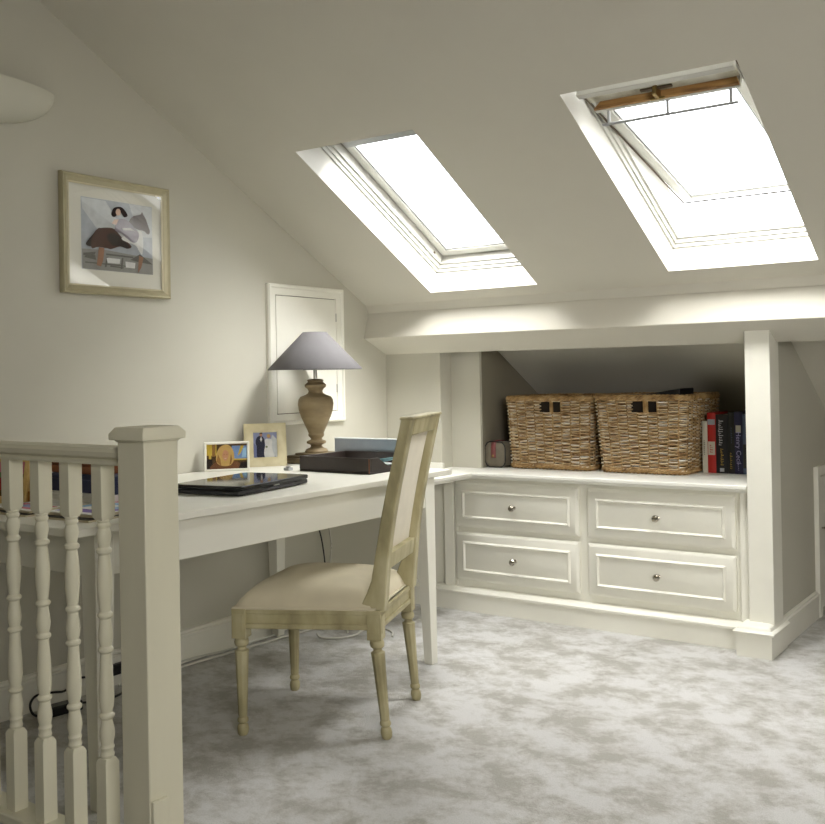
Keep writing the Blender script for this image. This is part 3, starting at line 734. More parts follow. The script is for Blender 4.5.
# uplighter on the gable wall
b = MB(); uc = (0, .985, 2.166); ry, rx_, dz = .362, .125, .138
vs = []; fs = []; nj, ni = 14, 32
for sh_ in (0, 1):
    k = 1 if sh_ == 0 else .95
    for j in range(nj+1):
        ph = PI/2*j/nj
        for i in range(ni+1):
            a = PI*i/ni
            r = math.cos(ph)**.75 if j < nj else 0.02
            vs.append((uc[0]+.001+rx_*k*math.sin(a)*r, uc[1]-ry*k*math.cos(a)*r, uc[2]-dz*k*math.sin(ph)))
n1 = (nj+1)*(ni+1)
for sh_ in (0, 1):
    for j in range(nj):
        for i in range(ni):
            a = sh_*n1+j*(ni+1)+i; fs.append((a, a+1, a+ni+2, a+ni+1))
fs += [(i, n1+i, n1+i+1, i+1) for i in range(ni)]
b.add(vs, fs, M['plaster'], True)
tag(obj('wall_uplighter', b, None, angle=50), 'plain white half-bowl plaster uplighter high on the gable wall', 'wall light')

# ------------------------------------------------------------------ things on the desk
def quadP(c, ax, h0=0):   # helper: local frame about c rotated by ax, returns fn(u,v,w)
    ca, sa = math.cos(ax), math.sin(ax)
    return lambda u, v, w: (c[0]+u*ca-v*sa, c[1]+u*sa+v*ca, c[2]+w)
# laptop, closed
la = math.radians(9)
lp = thing('laptop', 'closed glossy black laptop lying on the desk', 'laptop', (.652, 1.625, ZD), la)
def rrect(x0, x1, y0, y1, r, n=5):
    pts = []
    for cx, cy, a0 in ((x1-r, y1-r, 0), (x0+r, y1-r, PI/2), (x0+r, y0+r, PI), (x1-r, y0+r, 1.5*PI)):
        for i in range(n+1): a = a0+PI/2*i/n; pts.append((cx+r*math.cos(a), cy+r*math.sin(a)))
    return pts
b = MB(); b.prism(rrect(-.145, .135, -.198, .198, .018), XY, .004, .018, M['black']); obj('laptop_base', b, lp, .003, local=True)
b = MB(); b.prism(rrect(-.147, .138, -.200, .200, .022), XY, .0195, .034, M['gloss']); ld_ = obj('laptop_lid', b, lp, .005, 3, local=True)
b = MB(); b.box(-.03, .0, -.02, .02, .0338, .0343, M['greyled']); obj('lid_badge', b, ld_, local=True)
b = MB(); b.box(.1355, .1385, -.05, .10, .0085, .0125, M['greyled']); b.box(.133, .137, -.015, .015, .017, .021, M['metal']); obj('front_latch', b, lp, local=True)
b = MB(); b.box(-.153, -.135, -.15, .15, .008, .030, M['black']); obj('hinge_barrel', b, lp, .004, local=True)
for sx_ in (-.12, .11):
    for sy_ in (-.16, .16):
        b = MB(); b.lathe([(.008, 0), (.008, .0045)], (sx_, sy_, 0), M['black'], 10); obj('rubber_foot', b, lp, local=True)

# photo frames (a along local u; lean back)
def photoframe(label, name, loc, rz, w, h, fw, m, polys, lean, mountm=None, inset=0):
    t = thing(name, label, 'photo frame', loc, rz)
    def LP(a, c, d): return (d*math.cos(lean)-c*math.sin(lean)+0, a-w/2, c*math.cos(lean)+d*math.sin(lean)*0+0)
    b = MB(); picframe(b, w, h, fw, [(0, -.006), (0, .006), (.2, .009), (.8, .008), (1, .004), (1, -.001)], LP, m)
    b.add([LP(0, 0, -.006), LP(w, 0, -.006), LP(w, h, -.006), LP(0, h, -.006)], [(3, 2, 1, 0)], M['darkwood'])
    obj('frame', b, t, local=True)
    b = MB(); k = fw-.001
    art(b, polys, lambda a, c, d: LP(k+a*(w-2*k), k+c*(h-2*k), .0005+d)); obj('photograph', b, t, local=True)
    b = MB(); b.add([LP(k, k, .0055), LP(w-k, k, .0055), LP(w-k, h-k, .0055), LP(k, h-k, .0055)], [(0, 1, 2, 3)], M['picglass']); obj('glazing', b, t, local=True)
    b = MB(); b.hexa([LP(w/2-.015, .0, -.06), LP(w/2+.015, .0, -.06), LP(w/2+.015, .004, -.056), LP(w/2-.015, .004, -.056), LP(w/2-.015, h*.7, -.010), LP(w/2+.015, h*.7, -.010), LP(w/2+.015, h*.7, -.006), LP(w/2-.015, h*.7, -.006)], M['darkwood'])
    obj('easel_strut', b, t, local=True)
    return t
blonde = [(A['a_brownbg'], [(0, 0), (1, 0), (1, 1), (0, 1)]), (A['a_yellow'], [(.0, .55), (.25, .55), (.25, 1), (0, 1)]), (A['a_yellow'], [(.06, .0), (.12, 0), (.12, 1), (.06, 1)]), (A['a_blond2'], [(.14, .5), (.22, .5), (.22, 1), (.14, 1)]),
          (A['a_blue'], [(.62, .38), (1, .38), (1, .92), (.62, .92)]), (A['a_yellow'], [(.76, .5), (.84, .62), (.92, .92), (.84, .92)]), (A['a_skyb'], [(.86, .45), (.98, .45), (.98, .85), (.9, .8)]), (A['a_yellow'], [(.58, .34), (1, .34), (1, .40), (.58, .40)]),
          (A['a_hdark'], [(0, 0), (.16, 0), (.14, .4), (0, .42)]), (A['a_shoulder'], [(.12, 0), (.2, .26), (.36, .34), (.62, .34), (.8, .22), (.88, 0)]), (A['a_hdark'], [(.78, 0), (1, 0), (1, .26), (.84, .24)]),
          (A['a_blond'], [(.24, .30), (.25, .62), (.32, .86), (.46, .98), (.58, .92), (.66, .72), (.68, .42), (.62, .2), (.52, .12), (.36, .14)]), (A['a_blond2'], [(.24, .30), (.28, .6), (.34, .4), (.36, .14)]),
          (A['a_face'], [(.40, .70), (.39, .52), (.42, .38), (.46, .32), (.51, .38), (.54, .54), (.53, .70), (.47, .76)]), (A['a_blond'], [(.34, .74), (.42, .88), (.56, .84), (.58, .58), (.53, .70), (.44, .76), (.38, .58)]), (A['a_blond2'], [(.60, .60), (.63, .4), (.60, .2), (.56, .16), (.58, .4)]), (A['a_skin'], [(.43, .42), (.46, .40), (.50, .43), (.465, .45)]), (A['a_blond2'], [(.41, .575), (.43, .59), (.45, .575), (.43, .57)]), (A['a_blond2'], [(.48, .575), (.50, .59), (.52, .575), (.50, .57)])]
photoframe('small landscape white photo frame with a smiling blonde woman, behind the laptop', 'photo_frame', (.108, 2.045, ZD), math.radians(-43), .182, .122, .010, M['silverframe'], blonde, math.radians(12))
cpl = [(A['a_lav'], [(0, 0), (1, 0), (1, 1), (0, 1)]), (A['a_lav2'], [(0, .0), (.3, 0), (.1, .5), (0, .6)]), (A['a_skylt'], [(.55, .1), (1, 0), (1, .7), (.8, .9)]), (A['a_lav2'], [(.1, .0), (.9, .0), (.9, .06), (.1, .06)]),
       (A['a_suit'], [(.16, .0), (.14, .42), (.10, .60), (.16, .80), (.30, .86), (.44, .78), (.48, .55), (.44, .0)]), (A['a_white'], [(.28, .72), (.34, .84), (.38, .72), (.33, .62)]), (A['a_face'], ell(.33, .90, .06, .065)), (A['a_hdark'], [(.27, .92), (.28, .98), (.38, .99), (.40, .92), (.33, .95)]),
       (A['a_white'], [(.50, .0), (.44, .22), (.50, .48), (.48, .66), (.56, .74), (.74, .72), (.80, .62), (.76, .46), (.82, .2), (.86, 0)]), (A['a_face'], ell(.65, .82, .055, .065)), (A['a_blond'], [(.58, .8), (.59, .9), (.68, .92), (.72, .86), (.72, .76), (.69, .84)]), (A['a_green'], ell(.55, .42, .05, .04))]
# wide pale frame: build wedding photo with broad moulding
photoframe('pale gold upright photo frame with a wedding couple, left of the lamp', 'photo_frame', (.112, 2.262, ZD), math.radians(-40), .180, .188, .040, M['creamframe'], cpl, math.radians(12))

# leather letter tray
tr = thing('letter_tray', 'dark brown leather letter tray holding papers, in front of the lamp', 'tray', (.58, 2.34, ZD))
Tc = lambda u, v, w: (u, v, w)
tx0, tx1, ty0, ty1, tz = .395, .765, 2.170, 2.455, ZD
b = MB(); b.box(tx0, tx1, ty0, ty1, tz, tz+.008, M['leather'])
hgt = .062; t_ = .009
b.box(tx0, tx1, ty0, ty0+t_, tz+.008, tz+hgt, M['leather']); b.box(tx0, tx1, ty1-t_, ty1, tz+.008, tz+hgt, M['leather']); b.box(tx0, tx0+t_, ty0+t_, ty1-t_, tz+.008, tz+hgt, M['leather'])
# open front side (towards the room) with dipped edge
pts = [(ty0+t_, tz+.008), (ty1-t_, tz+.008), (ty1-t_, tz+hgt)]
for i in range(13):
    u = i/12; yy = ty1-.055-(ty1-ty0-.11)*u; pts.append((yy, tz+hgt-.034*min(1, 3.2*u, 3.2*(1-u))))
pts += [(ty0+t_, tz+hgt)]
b.prism(pts, YZ, tx1-t_, tx1, M['leather'])
obj('tray_shell', b, tr, .003)
b = MB(); b.tube([(tx1-.004, ty0, tz+.003), (tx1-.004, ty0, tz+hgt-.002)], .0018, M['tanleather'], 6); obj('piping', b, tr, label='tan stitched corner piping')
b = MB(); b.add(quad := [(tx0+.02, ty0+.02, tz+.0085), (tx1-.025, ty0+.02, tz+.0085), (tx1-.025, ty1-.03, tz+.0085), (tx0+.02, ty1-.03, tz+.0085), (tx0+.02, ty0+.02, tz+.02), (tx1-.02, ty0+.02, tz+.018), (tx1-.02, ty1-.03, tz+.022), (tx0+.02, ty1-.03, tz+.02)], [(0, 3, 2, 1), (4, 5, 6, 7), (0, 1, 5, 4), (1, 2, 6, 5), (2, 3, 7, 6), (3, 0, 4, 7)], M['paper'])
tag(obj('paper_stack', b), 'white papers lying inside the leather letter tray', 'papers')
b = MB(); n = 10; vs = []
for i in range(n+1):
    u = i/n
    for v in (0, 1): vs.append((tx1-.17+.15*u, ty0+.05+.18*v, tz+.024+.030*u**2+.004*math.sin(PI*v)))
b.add(vs, [(2*i, 2*i+2, 2*i+3, 2*i+1) for i in range(n)], M['cyan'], True)
o = obj('leaflet', b); md = o.modifiers.new('solid', 'SOLIDIFY'); md.thickness = .001; tag(o, 'pale blue leaflet curling up in the leather letter tray', 'leaflet')
# grey box file behind the tray
bf = thing('box_file', 'blue grey document box standing behind the leather letter tray', 'box', (.42, 2.50, ZD))
b = MB(); b.box(.265, .655, 2.475, 2.487, ZD, ZD+.085, M['greybox']) if False else None
b.box(.33, .70, 2.460, 2.4865, ZD, ZD+.112, M['greybox']); obj('box_body', b, bf, .002)
b = MB(); b.box(.329, .701, 2.459, 2.4872, ZD+.1122, ZD+.116, M['greyboxlit']); obj('box_lid', b, bf, .001, label='top edge coloured pale as if lit')

# pen-like small clip beside the lamp
b = MB(); b.box(.315, .345, 2.16, 2.185, ZD, ZD+.012, M['greymetal']); b.box(.322, .338, 2.165, 2.18, ZD+.012, ZD+.016, M['black'])
tag(obj('bulldog_clip', b, None, .002), 'small grey clip on the desk left of the leather letter tray', 'clip')

# ------------------------------------------------------------------ clutter at the near end of the desk
def bx_thing(name, label, cat, rect, z0, z1, m, rz=0, bevel=.002, group=None):
    b = MB(); b.box(*rect, z0, z1, m); return tag(obj(name, b, None, bevel), label, cat, group)
b = MB()
for i in range(7):
    dx, dy = random.uniform(-.006, .006), random.uniform(-.006, .006)
    b.box(.36+dx, .66+dx, 1.08+dy, 1.28+dy, ZD+.0055*i, ZD+.0055*(i+1)-.0004, M['paper'])
tag(obj('paper_stack', b), 'thick white paper stack under the navy box, behind the balusters', 'papers')
ZS = ZD+.0385
nb = thing('box_file', 'navy blue box file lying on the white papers behind the balusters', 'box', (.5, 1.22, ZS))
b = MB(); b.box(.345, .655, 1.09, 1.27, ZS, ZS+.040, M['navybox']); obj('box_body', b, nb, .002)
b = MB(); b.box(.343, .657, 1.088, 1.272, ZS+.0405, ZS+.056, M['navybox']); obj('box_lid', b, nb, .002)
lb = thing('leather_box', 'tan brown leather box on top of the navy box file', 'box', (.42, 1.2, ZS+.0565))
b = MB(); b.box(.315, .585, 1.10, 1.26, ZS+.0562, ZS+.082, M['tanleather']); obj('box_body', b, lb, .003)
b = MB(); b.box(.313, .587, 1.098, 1.262, ZS+.0825, ZS+.093, M['tanleather']); obj('box_lid', b, lb, .003)
bx_thing('card_box', 'small ochre box on the desk beside the white paper stack', 'box', (.275, .352, 1.05, 1.17), ZD, ZD+.036, M['ochre'])
def magazine(label, c, rz, w, h, t, cover, polys):
    mg = thing('magazine', label, 'magazine', c, rz)
    b = MB(); b.box(-w/2+.001, w/2-.001, -h/2+.001, h/2-.002, 0, t, M['page']); obj('pages', b, mg, local=True)
    b = MB(); b.box(-w/2, w/2, -h/2, h/2, t, t+.0012, cover)
    art(b, polys, lambda a, c_, d: (-w/2+a*w, -h/2+c_*h, t+.0013+d)); obj('cover', b, mg, local=True)
    return mg
mp1 = [(A['a_purple'], [(.05, .1), (.95, .1), (.95, .4), (.05, .4)]), (A['a_skyb'], [(.05, .4), (.95, .4), (.95, .75), (.05, .75)]), (A['a_pink'], [(.05, .78), (.95, .78), (.95, .92), (.05, .92)]), (A['a_white'], [(.2, .3), (.6, .25), (.7, .6), (.3, .65)])]
magazine('magazine with pale blue and purple cover near the desk front corner', (.73, 1.02, ZD+.0085), .1, .21, .27, .008, M['paper'], mp1)
magazine('thin dark magazine lying under the purple magazine at the desk corner', (.735, 1.005, ZD), .05, .22, .28, .006, M['black'], [])
mp2 = [(A['a_pink'], [(.05, .1), (.95, .1), (.95, .5), (.05, .5)]), (A['a_white'], [(.1, .55), (.9, .55), (.9, .9), (.1, .9)]), (A['a_lav'], [(.3, .2), (.7, .2), (.7, .4), (.3, .4)])]
magazine('white and pink magazine lying left of the purple magazine', (.49, .965, ZD+.0085), -.05, .20, .19, .007, M['paper'], mp2)
magazine('dark magazine lying under the pink and white magazine', (.485, .955, ZD), -.02, .21, .20, .006, M['black'], [])
# leaning wooden framed picture
wf = thing('wooden_frame', 'pale wooden framed colourful picture propped at the near end of the desk', 'picture frame', (.17, .99, ZD), math.radians(-62))
lean = math.radians(16); w, h = .26, .155
def LPw(a, c, d): return (d-c*math.sin(lean)/math.cos(lean)*.9, a-w/2, c*math.cos(lean))
b = MB(); picframe(b, w, h, .022, [(0, -.012), (0, .012), (.3, .015), (1, .010), (1, -.002)], LPw, M['palewood']); fo = obj('frame', b, wf, .001, local=True)
b = MB(); b.add([LPw(0.001, 0.001, -.012), LPw(w-.001, .001, -.012), LPw(w-.001, h-.001, -.012), LPw(.001, h-.001, -.012)], [(3, 2, 1, 0)], M['darkwood']); obj('backing', b, wf, local=True)
b = MB(); k = .021
art(b, [(A['a_brownbg'], [(0, 0), (1, 0), (1, 1), (0, 1)]), (A['a_pink'], [(.5, .7), (1, .62), (1, 1), (.4, 1)]), (A['a_green'], [(.55, .5), (.9, .5), (.9, .66), (.55, .7)]), (A['a_redart'], [(.3, .2), (.8, .18), (.95, .5), (.5, .55)]), (A['a_pink'], ell(.8, .35, .12, .1)), (A['a_white'], ell(.9, .28, .06, .05)), (A['a_skin'], ell(.25, .6, .1, .16))],
    lambda a, c, d: LPw(k+a*(w-2*k), k+c*(h-2*k), .001+d)); obj('picture', b, wf, local=True)

# ------------------------------------------------------------------ cables and adaptor under the desk
def smooth(pts, n=8):
    P = [Vector(p) for p in pts]; out = []
    for i in range(len(P)-1):
        p0, p1, p2, p3 = P[max(0, i-1)], P[i], P[i+1], P[min(len(P)-1, i+2)]
        for k in range(n):
            t = k/n
            out.append(.5*((2*p1)+(p2-p0)*t+(2*p0-5*p1+4*p2-p3)*t*t+(3*p1-p0-3*p2+p3)*t**3))
    out.append(P[-1]); return out
b = MB(); b.tube(smooth([(.045, 1.55, .006), (.05, 1.7, .006), (.062, 1.83, .006), (.068, 1.92, .006), (.080, 2.02, .006), (.088, 2.12, .007), (.10, 2.22, .006), (.12, 2.46, .006), (.145, 2.55, .006), (.24, 2.60, .006), (.30, 2.56, .006)]), .0052, M['whitecable'], 8)
tag(obj('power_cable', b), 'long white cable trailing along the baseboard under the desk', 'cable')
b = MB(); b.tube(smooth([(.030, 1.80, .012), (.030, 1.90, .014), (.032, 1.98, .010), (.040, 2.06, .006), (.042, 2.14, .006), (.045, 2.25, .006), (.050, 2.36, .006)]), .0042, M['whitecable'], 8)
tag(obj('power_cable', b), 'thinner white cable on the carpet right against the baseboard', 'cable')
b = MB(); b.tube(smooth([(.20, 2.47, .006), (.26, 2.43, .006), (.33, 2.46, .006), (.36, 2.54, .006), (.34, 2.62, .006), (.40, 2.68, .006), (.47, 2.66, .006), (.52, 2.60, .006)]), .0045, M['whitecable'], 8)
tag(obj('power_cable', b), 'loose white cable coil on the carpet behind the chair seat', 'cable')
b = MB(); b.tube(smooth([(.03, 2.64, .62), (.028, 2.66, .5), (.032, 2.70, .35), (.03, 2.72, .2), (.04, 2.70, .05), (.10, 2.66, .006)]), .0035, M['black'], 8)
tag(obj('power_cable', b), 'black cable hanging down the wall behind the chair', 'cable')
b = MB(); b.tube(smooth([(.03, 2.70, .62), (.028, 2.73, .5), (.032, 2.76, .35), (.03, 2.75, .2), (.04, 2.76, .05), (.11, 2.72, .006)]), .0035, M['whitecable'], 8)
tag(obj('power_cable', b), 'white cable hanging down the wall beside the black one', 'cable')
ad = thing('power_adaptor', 'black power adaptor brick on the carpet behind the balusters', 'adaptor', (.115, 1.275, 0), math.radians(80))
b = MB(); b.box(-.06, .06, -.026, .026, 0, .034, M['black']); obj('adaptor_case', b, ad, .006, local=True)
b = MB(); b.tube(smooth([(.115, 1.222, .016), (.10, 1.198, .008), (.10, 1.171, .024), (.10, 1.161, .054), (.10, 1.172, .076), (.10, 1.198, .083), (.10, 1.25, .075), (.10, 1.288, .068), (.10, 1.312, .078), (.085, 1.331, .09), (.06, 1.37, .085), (.045, 1.44, .07), (.038, 1.50, .065)]), .0042, M['black'], 8); obj('mains_lead', b, ad, local=False)
b = MB(); b.tube(smooth([(.115, 1.335, .016), (.12, 1.39, .006), (.14, 1.44, .005), (.13, 1.50, .005), (.09, 1.54, .006), (.06, 1.58, .006)]), .0042, M['black'], 8); obj('adaptor_lead', b, ad, local=False)
# these two leads were given in room coordinates: bring them into the adaptor's own frame
for ch_ in children_of(ad):
    if 'lead' in ch_.name:
        rm = Matrix.Rotation(-math.radians(80), 4, 'Z'); ch_.data.transform(rm)
b = MB(); b.box(.017, .045, 1.50, 1.60, .045, .085, M['black']); tag(obj('plug_block', b, None, .005), 'black plug block against the baseboard behind the newel post', 'plug')

# ------------------------------------------------------------------ baskets
def basket(name, label, cx, y0, wt, dt, wb, db, hgt, rot=0, seed=1, hole=True):
    rnd = random.Random(seed)
    z0 = .6745
    t = thing(name, label, 'basket', (cx, y0+dt/2, z0), rot)
    def rectp(w, d, r, u):      # point on rounded rectangle perimeter, u in 0..1 starting front-left going +x along front
        sides = [w-2*r, PI/2*r, d-2*r, PI/2*r, w-2*r, PI/2*r, d-2*r, PI/2*r]; tot = sum(sides); s = (u % 1)*tot
        c = [(-w/2+r, -d/2), None, (w/2, -d/2+r), None, (w/2-r, d/2), None, (-w/2, d/2-r), None]
        dirs = [(1, 0), None, (0, 1), None, (-1, 0), None, (0, -1), None]
        cen = [None, (w/2-r, -d/2+r), None, (w/2-r, d/2-r), None, (-w/2+r, d/2-r), None, (-w/2+r, -d/2+r)]
        a0 = [None, -PI/2, None, 0, None, PI/2, None, PI]
        for k in range(8):
            if s <= sides[k] or k == 7:
                if c[k]:
                    x, y = c[k][0]+dirs[k][0]*s, c[k][1]+dirs[k][1]*s
                    n = (dirs[k][1], -dirs[k][0])
                else:
                    a = a0[k]+s/r; x, y = cen[k][0]+r*math.cos(a), cen[k][1]+r*math.sin(a); n = (math.cos(a), math.sin(a))
                return x, y, n
            s -= sides[k]
    def dims(f): return wb+(wt-wb)*f, db+(dt-db)*f
    NS = 34 ; sub = 6; rows = 40; rr = hgt*.93/rows*.50
    per = 2*(wt+dt)
    fr = wt/per   # fraction of front side approx
    hu0, hu1 = fr*.5-.055*fr*3.0/2, fr*.5+.055*fr*3.0/2
    mb = MB()
    for k in range(rows):
        f = .04+.90*(k+.5)/rows; w, d = dims(f); zz = hgt*f
        ph = k % 2
        n = NS*sub; pts = []; runs = []
        for i in range(n+1):
            u = i/n; x, y, nn = rectp(w, d, .035, u)
            off = .0085*max(-1, min(1, 1.7*math.cos(PI*(u*NS+ph))))+rnd.uniform(-.0008, .0008)
            p = (x+nn[0]*off, y+nn[1]*off, zz+rnd.uniform(-.0008, .0008))
            inh = hole and .785 < f < .925 and abs(u-fr*.5) < .032
            if inh:
                if len(pts) > 1: runs.append(pts)
                pts = []
            else: pts.append(p)
        if len(pts) > 1: runs.append(pts)
        for r in runs: mb.tube(r, rr*.86, M['wicker'], 6)
    weave = obj('woven_body', mb, t, local=True)
    mb = MB()
    for i in range(NS):
        u = (i+.5)/NS
        if hole and abs(u-fr*.5) < .027 and abs(u-fr*.5) > .008:
            top = .78
        else: top = .95
        mb.tube([(*rectp(*dims(f), .035, u)[:2], hgt*f) for f in (.02, top)], .0050, M['wickerdark'], 6)
    if hole: mb.tube([(*rectp(*dims(f), .035, fr*.5)[:2], hgt*f) for f in (.76, .95)], .008, M['wickerdark'], 6)
    obj('stakes', mb, t, local=True)
    def rope(zf, r, amp, turns, m, outs, nm):
        mb = MB(); n = 260
        for ph in (0, 2*PI/3, 4*PI/3):
            pts = []
            for i in range(n):
                u = i/n; w, d = dims(zf); x, y, nn = rectp(w+outs, d+outs, .04, u); a = 2*PI*turns*u+ph
                pts.append((x+nn[0]*amp*math.cos(a), y+nn[1]*amp*math.cos(a), max(r, hgt*zf+amp*1.1*math.sin(a)+rnd.uniform(-.001, .001))))
            mb.tube(pts, r, m, 6, True)
        obj(nm, mb, t, local=True)
    rope(.965, .0075, .0075, 26, M['wickerdark'], .0, 'rim_braid')
    rope(.04, .0070, .0070, 26, M['wickerdark'], .004, 'base_braid')
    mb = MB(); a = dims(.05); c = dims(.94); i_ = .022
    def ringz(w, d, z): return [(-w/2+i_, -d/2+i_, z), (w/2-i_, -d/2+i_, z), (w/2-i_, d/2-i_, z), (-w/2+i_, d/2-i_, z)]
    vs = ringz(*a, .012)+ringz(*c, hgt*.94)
    mb.add(vs, [(0, 1, 2, 3)]+[(j, (j+1) % 4, 4+(j+1) % 4, 4+j) for j in range(4)], M['wickerin']); obj('inner_shade', mb, t, local=True)  # dark shell standing in for the shaded inside of the basket
    return t
basket('wicker_basket', 'left wicker storage basket with empty dark handle slots, beside the small bag', .870, 3.385, .458, .43, .428, .39, .358, 0, 3)
basket('wicker_basket', 'right wicker storage basket with black folders sticking out, beside the books', 1.358, 3.375, .450, .45, .400, .40, .362, 0, 8)
# folders in the right basket
b = MB(); b.hexa([(1.335, 3.46, 1.015), (1.53, 3.44, 1.030), (1.53, 3.62, 1.030), (1.335, 3.64, 1.015), (1.335, 3.46, 1.034), (1.53, 3.44, 1.064), (1.53, 3.62, 1.064), (1.335, 3.64, 1.034)], M['blackfolder'])
tag(obj('folder', b, None, .004), 'thick black folder lying tilted on top of the right basket', 'folder')
b = MB(); b.hexa([(1.185, 3.45, 1.0), (1.33, 3.45, 1.006), (1.33, 3.66, 1.006), (1.185, 3.66, 1.0), (1.185, 3.45, 1.032), (1.33, 3.45, 1.038), (1.33, 3.66, 1.038), (1.185, 3.66, 1.032)], M['blackfolder'])
tag(obj('folder', b, None, .003), 'flat black folder in the left half of the right basket', 'folder')
b = MB(); b.box(1.24, 1.44, 3.418, 3.43, .85, 1.004, M['greybox']); tag(obj('grey_folder', b, None, .002), 'grey folder seen through the handle slots of the right basket', 'folder')

# ------------------------------------------------------------------ books
def text_mesh(txt, size, P, m, parent, name='title', local=False):
    cu_ = bpy.data.curves.new('t', 'FONT'); cu_.body = txt; cu_.size = size; cu_.align_x = 'CENTER'; cu_.align_y = 'CENTER'
    to = bpy.data.objects.new('t', cu_); COL.objects.link(to)
    dg = bpy.context.evaluated_depsgraph_get(); me = bpy.data.meshes.new_from_object(to.evaluated_get(dg))
    mb = MB(); mb.add([P(v.co.x, v.co.y, v.co.z) for v in me.vertices], [list(p_.vertices) for p_ in me.polygons], m)
    bpy.data.objects.remove(to); bpy.data.curves.remove(cu_); bpy.data.meshes.remove(me)
    return obj(name, mb, parent)
ZW = .6745
def book(label, x0, x1, y0, dep, hgt, m, deco):
    t = thing('book', label, 'book', ((x0+x1)/2, y0+dep/2, ZW), 0, 'books on the worktop')
    b = MB(); c = .0025
    b.box(x0, x0+c, y0+.002, y0+dep, ZW, ZW+hgt, m); b.box(x1-c, x1, y0+.002, y0+dep, ZW, ZW+hgt, m)
    n = 6; pts = [(x0, y0+.004)]+[(x0+(x1-x0)*i/n, y0-.003*math.sin(PI*i/n)) for i in range(n+1)]+[(x1, y0+.004)]
    b.prism(pts, XY, ZW, ZW+hgt, m)
    obj('cover', b, t)
    b = MB(); b.box(x0+c, x1-c, y0+.0045, y0+dep-.004, ZW+.003, ZW+hgt-.004, M['page']); obj('pages', b, t)
    for d in deco:
        kind = d[0]
        if kind == 'band':
            b = MB(); xm = (x0+x1)/2; hw = (x1-x0)/2*d[4]; b.box(xm-hw, xm+hw, y0-.0040, y0+.001, ZW+hgt*d[1], ZW+hgt*d[2], M[d[3]]); obj('spine_band', b, t)
        if kind == 'strokes':      # worn, unreadable spine lettering
            r_ = random.Random(d[5]); b = MB(); xm = (x0+x1)/2+d[6]*(x1-x0); zc = ZW+hgt*d[1]
            while zc < ZW+hgt*d[2]:
                l = r_.uniform(.004, .009); hw = (x1-x0)*d[4]*r_.uniform(.7, 1)
                b.box(xm-hw, xm+hw*r_.uniform(-.2, 1), y0-.0042, y0-.002, zc, zc+l*.45, M[d[3]]); b.box(xm-hw, xm-hw*.7, y0-.0042, y0-.002, zc, zc+l, M[d[3]]); zc += l+.003
            obj('spine_lettering', b, t)
        if kind == 'text':
            xm = (x0+x1)/2+d[5]*(x1-x0); zc = ZW+hgt*d[2]
            text_mesh(d[1], d[3], lambda x, y, z: (xm+y, y0-.0042+z, zc-x), M[d[4]], t)
    return t
BY = 3.56
book('thin ivory book, leftmost of the row and shortest', 1.588, 1.613, BY, .155, .236, M['bk_white'], [('strokes', .35, .62, 'bk_dark', .14, 3, 0)])
book('red book with a pale label, second in the row', 1.6135, 1.652, BY, .17, .275, M['bk_red'], [('band', .80, .89, 'greybox', .85), ('band', .30, .52, 'bk_white', .8), ('strokes', .34, .48, 'bk_red', .2, 5, 0)])
book('thick black book with white and gold spine lettering', 1.6525, 1.708, BY, .18, .266, M['bk_black'], [('strokes', .48, .92, 'silver', .26, 9, -.02), ('strokes', .14, .42, 'gold', .16, 12, .05), ('band', .03, .09, 'silver', .35)])
book('dark green black book between the thick black book and navy one', 1.7085, 1.738, BY+.002, .18, .276, M['bk_dark'], [('strokes', .08, .35, 'gold', .2, 21, .0), ('strokes', .5, .75, 'bk_blue', .12, 22, .1)])
book('navy blue book with lilac title lettering, right of the dark ones', 1.7385, 1.776, BY, .17, .280, M['bk_navy'], [('text', 'Henry Cecil', .42, .030, 'lilac', .0), ('band', .66, .78, 'bk_white', .6), ('strokes', .06, .16, 'lilac', .12, 31, .0)])
book('slate blue book against the post, last of the row', 1.7765, 1.81, BY, .17, .268, M['bk_blue'], [('band', .1, .5, 'bk_dark', .9)])

# ------------------------------------------------------------------ small bag at the left of the baskets
bg = thing('small_bag', 'small dark taupe zipped bag with maroon strap, left of the baskets', 'bag', (.590, 3.42, ZW))
b = MB(); vs = []; fs = []
pts = rrect(-.058, .060, 0, .128, .034)
n = len(pts); lay = [(-.045, .90), (-.040, .97), (-.02, 1.0), (.02, 1.0), (.040, .97), (.045, .90)]
for y, k in lay:
    for (u, v) in pts: vs.append((.578+u*k, 3.42+y, ZW+.002+(v-.06)*k+.06*1.0 if k < 1 else ZW+.002+v))
for j in range(len(lay)-1):
    for i in range(n): fs.append((j*n+i, j*n+(i+1) % n, (j+1)*n+(i+1) % n, (j+1)*n+i))
fs += [list(range(n)), [(len(lay)-1)*n+i for i in range(n)][::-1]]
b.add(vs, fs, M['bag'], True); bd = obj('bag_body', b, bg, angle=50)
for y in (-.040, .040):
    b = MB(); b.tube([(.578+u*.985, 3.42+y, max(ZW+.004, ZW+.002+v)) for u, v in pts], .0035, M['bagtrim'], 6, True); obj('piping', b, bd)
b = MB()
path = [(-.050, .05), (-.051, .09), (-.046, .122), (-.03, .134), (0, .136), (.03, .134), (.046, .122), (.05, .09)]
sp = smooth([(0, y, z_) for y, z_ in path], 4)
vs = []
for p_ in sp:
    for u in (-.016, .012): vs.append((.576+u, 3.42+p_.y*1.02, ZW+p_.z))
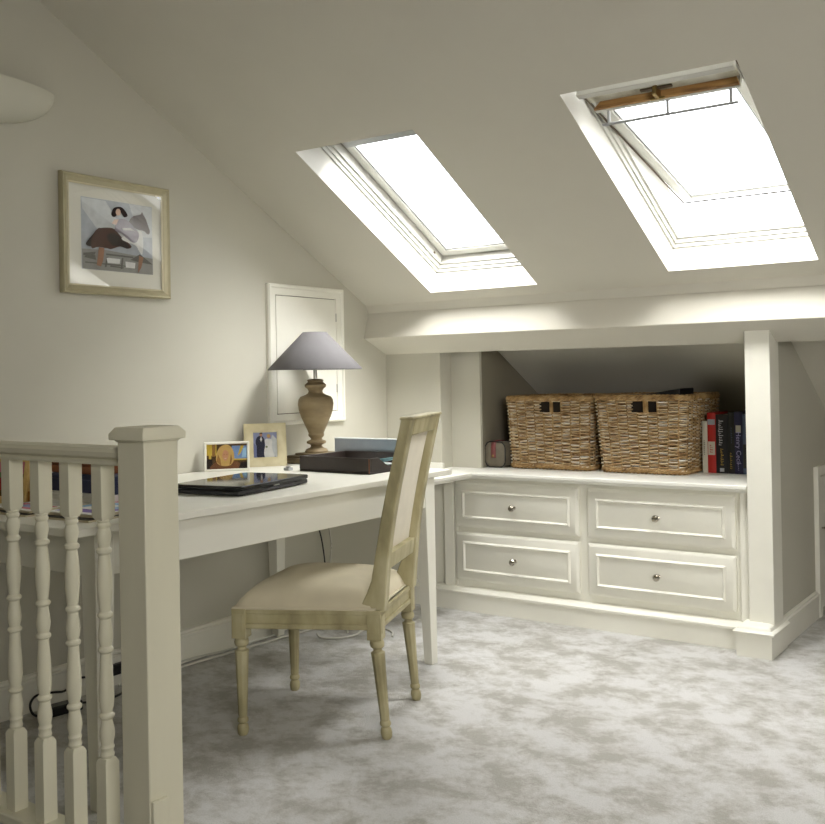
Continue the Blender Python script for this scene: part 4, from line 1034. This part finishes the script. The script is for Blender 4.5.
b.add(vs, [(2*i, 2*i+1, 2*i+3, 2*i+2) for i in range(len(sp)-1)], M['maroon'], True)
st = obj('strap', b, bg, label='maroon leather strap'); md = st.modifiers.new('solid', 'SOLIDIFY'); md.thickness = .003
b = MB(); b.lathe([(.006, 0), (.006, -.003), (.002, -.005)], (.574, 3.3665, ZW+.060), M['brass'], 12, 'y'); obj('stud', b, st)

# ------------------------------------------------------------------ light, world, camera
w = bpy.data.worlds.new('overcast sky'); SC.world = w; w.use_nodes = True
bgd = w.node_tree.nodes['Background']; bgd.inputs[0].default_value = (.93, .96, 1.0, 1); bgd.inputs[1].default_value = 6.5
def area(name, loc, target, sx_, sy_, en, col):
    ld = bpy.data.lights.new(name, 'AREA'); ld.shape = 'RECTANGLE'; ld.size = sx_; ld.size_y = sy_; ld.energy = en; ld.color = col
    o = bpy.data.objects.new(name, ld); COL.objects.link(o); o.location = loc
    o.rotation_euler = (Vector(loc)-Vector(target)).to_track_quat('Z', 'Y').to_euler(); return o
area('fill_light', (4.9, -.9, 1.7), (1.7, 2.8, .5), 1.8, 1.4, 42, (1, .97, .92)).data.spread = math.radians(105)  # added fill lamp out of view, brightens drawers and newel

cam = bpy.data.cameras.new('camera'); co = bpy.data.objects.new('camera', cam); COL.objects.link(co)
R = Vector((0.83382031, 0.5517329, -0.01828926)); U = Vector((0.01695507, 0.00751929, 0.99982798)); F = Vector((-0.55177551, 0.83398697, 0.00308493))
mw = Matrix((R, U, -F)).transposed().to_4x4(); mw.translation = Vector((3.16894637, -0.75015011, 1.14997391)); co.matrix_world = mw
cam.sensor_width = 36; cam.sensor_fit = 'HORIZONTAL'; cam.lens = 973.0838/825*36
cam.shift_x = (412.5-469.9869)/825; cam.shift_y = (370.1329-412)/825
cam.clip_start = .05; cam.clip_end = 60
SC.camera = co
SC.view_settings.view_transform = 'Standard'; SC.view_settings.look = 'None'; SC.view_settings.exposure = 0
SC.cycles.max_bounces = 10; SC.cycles.diffuse_bounces = 6; SC.cycles.transparent_max_bounces = 12
SC.cycles.use_denoising = True
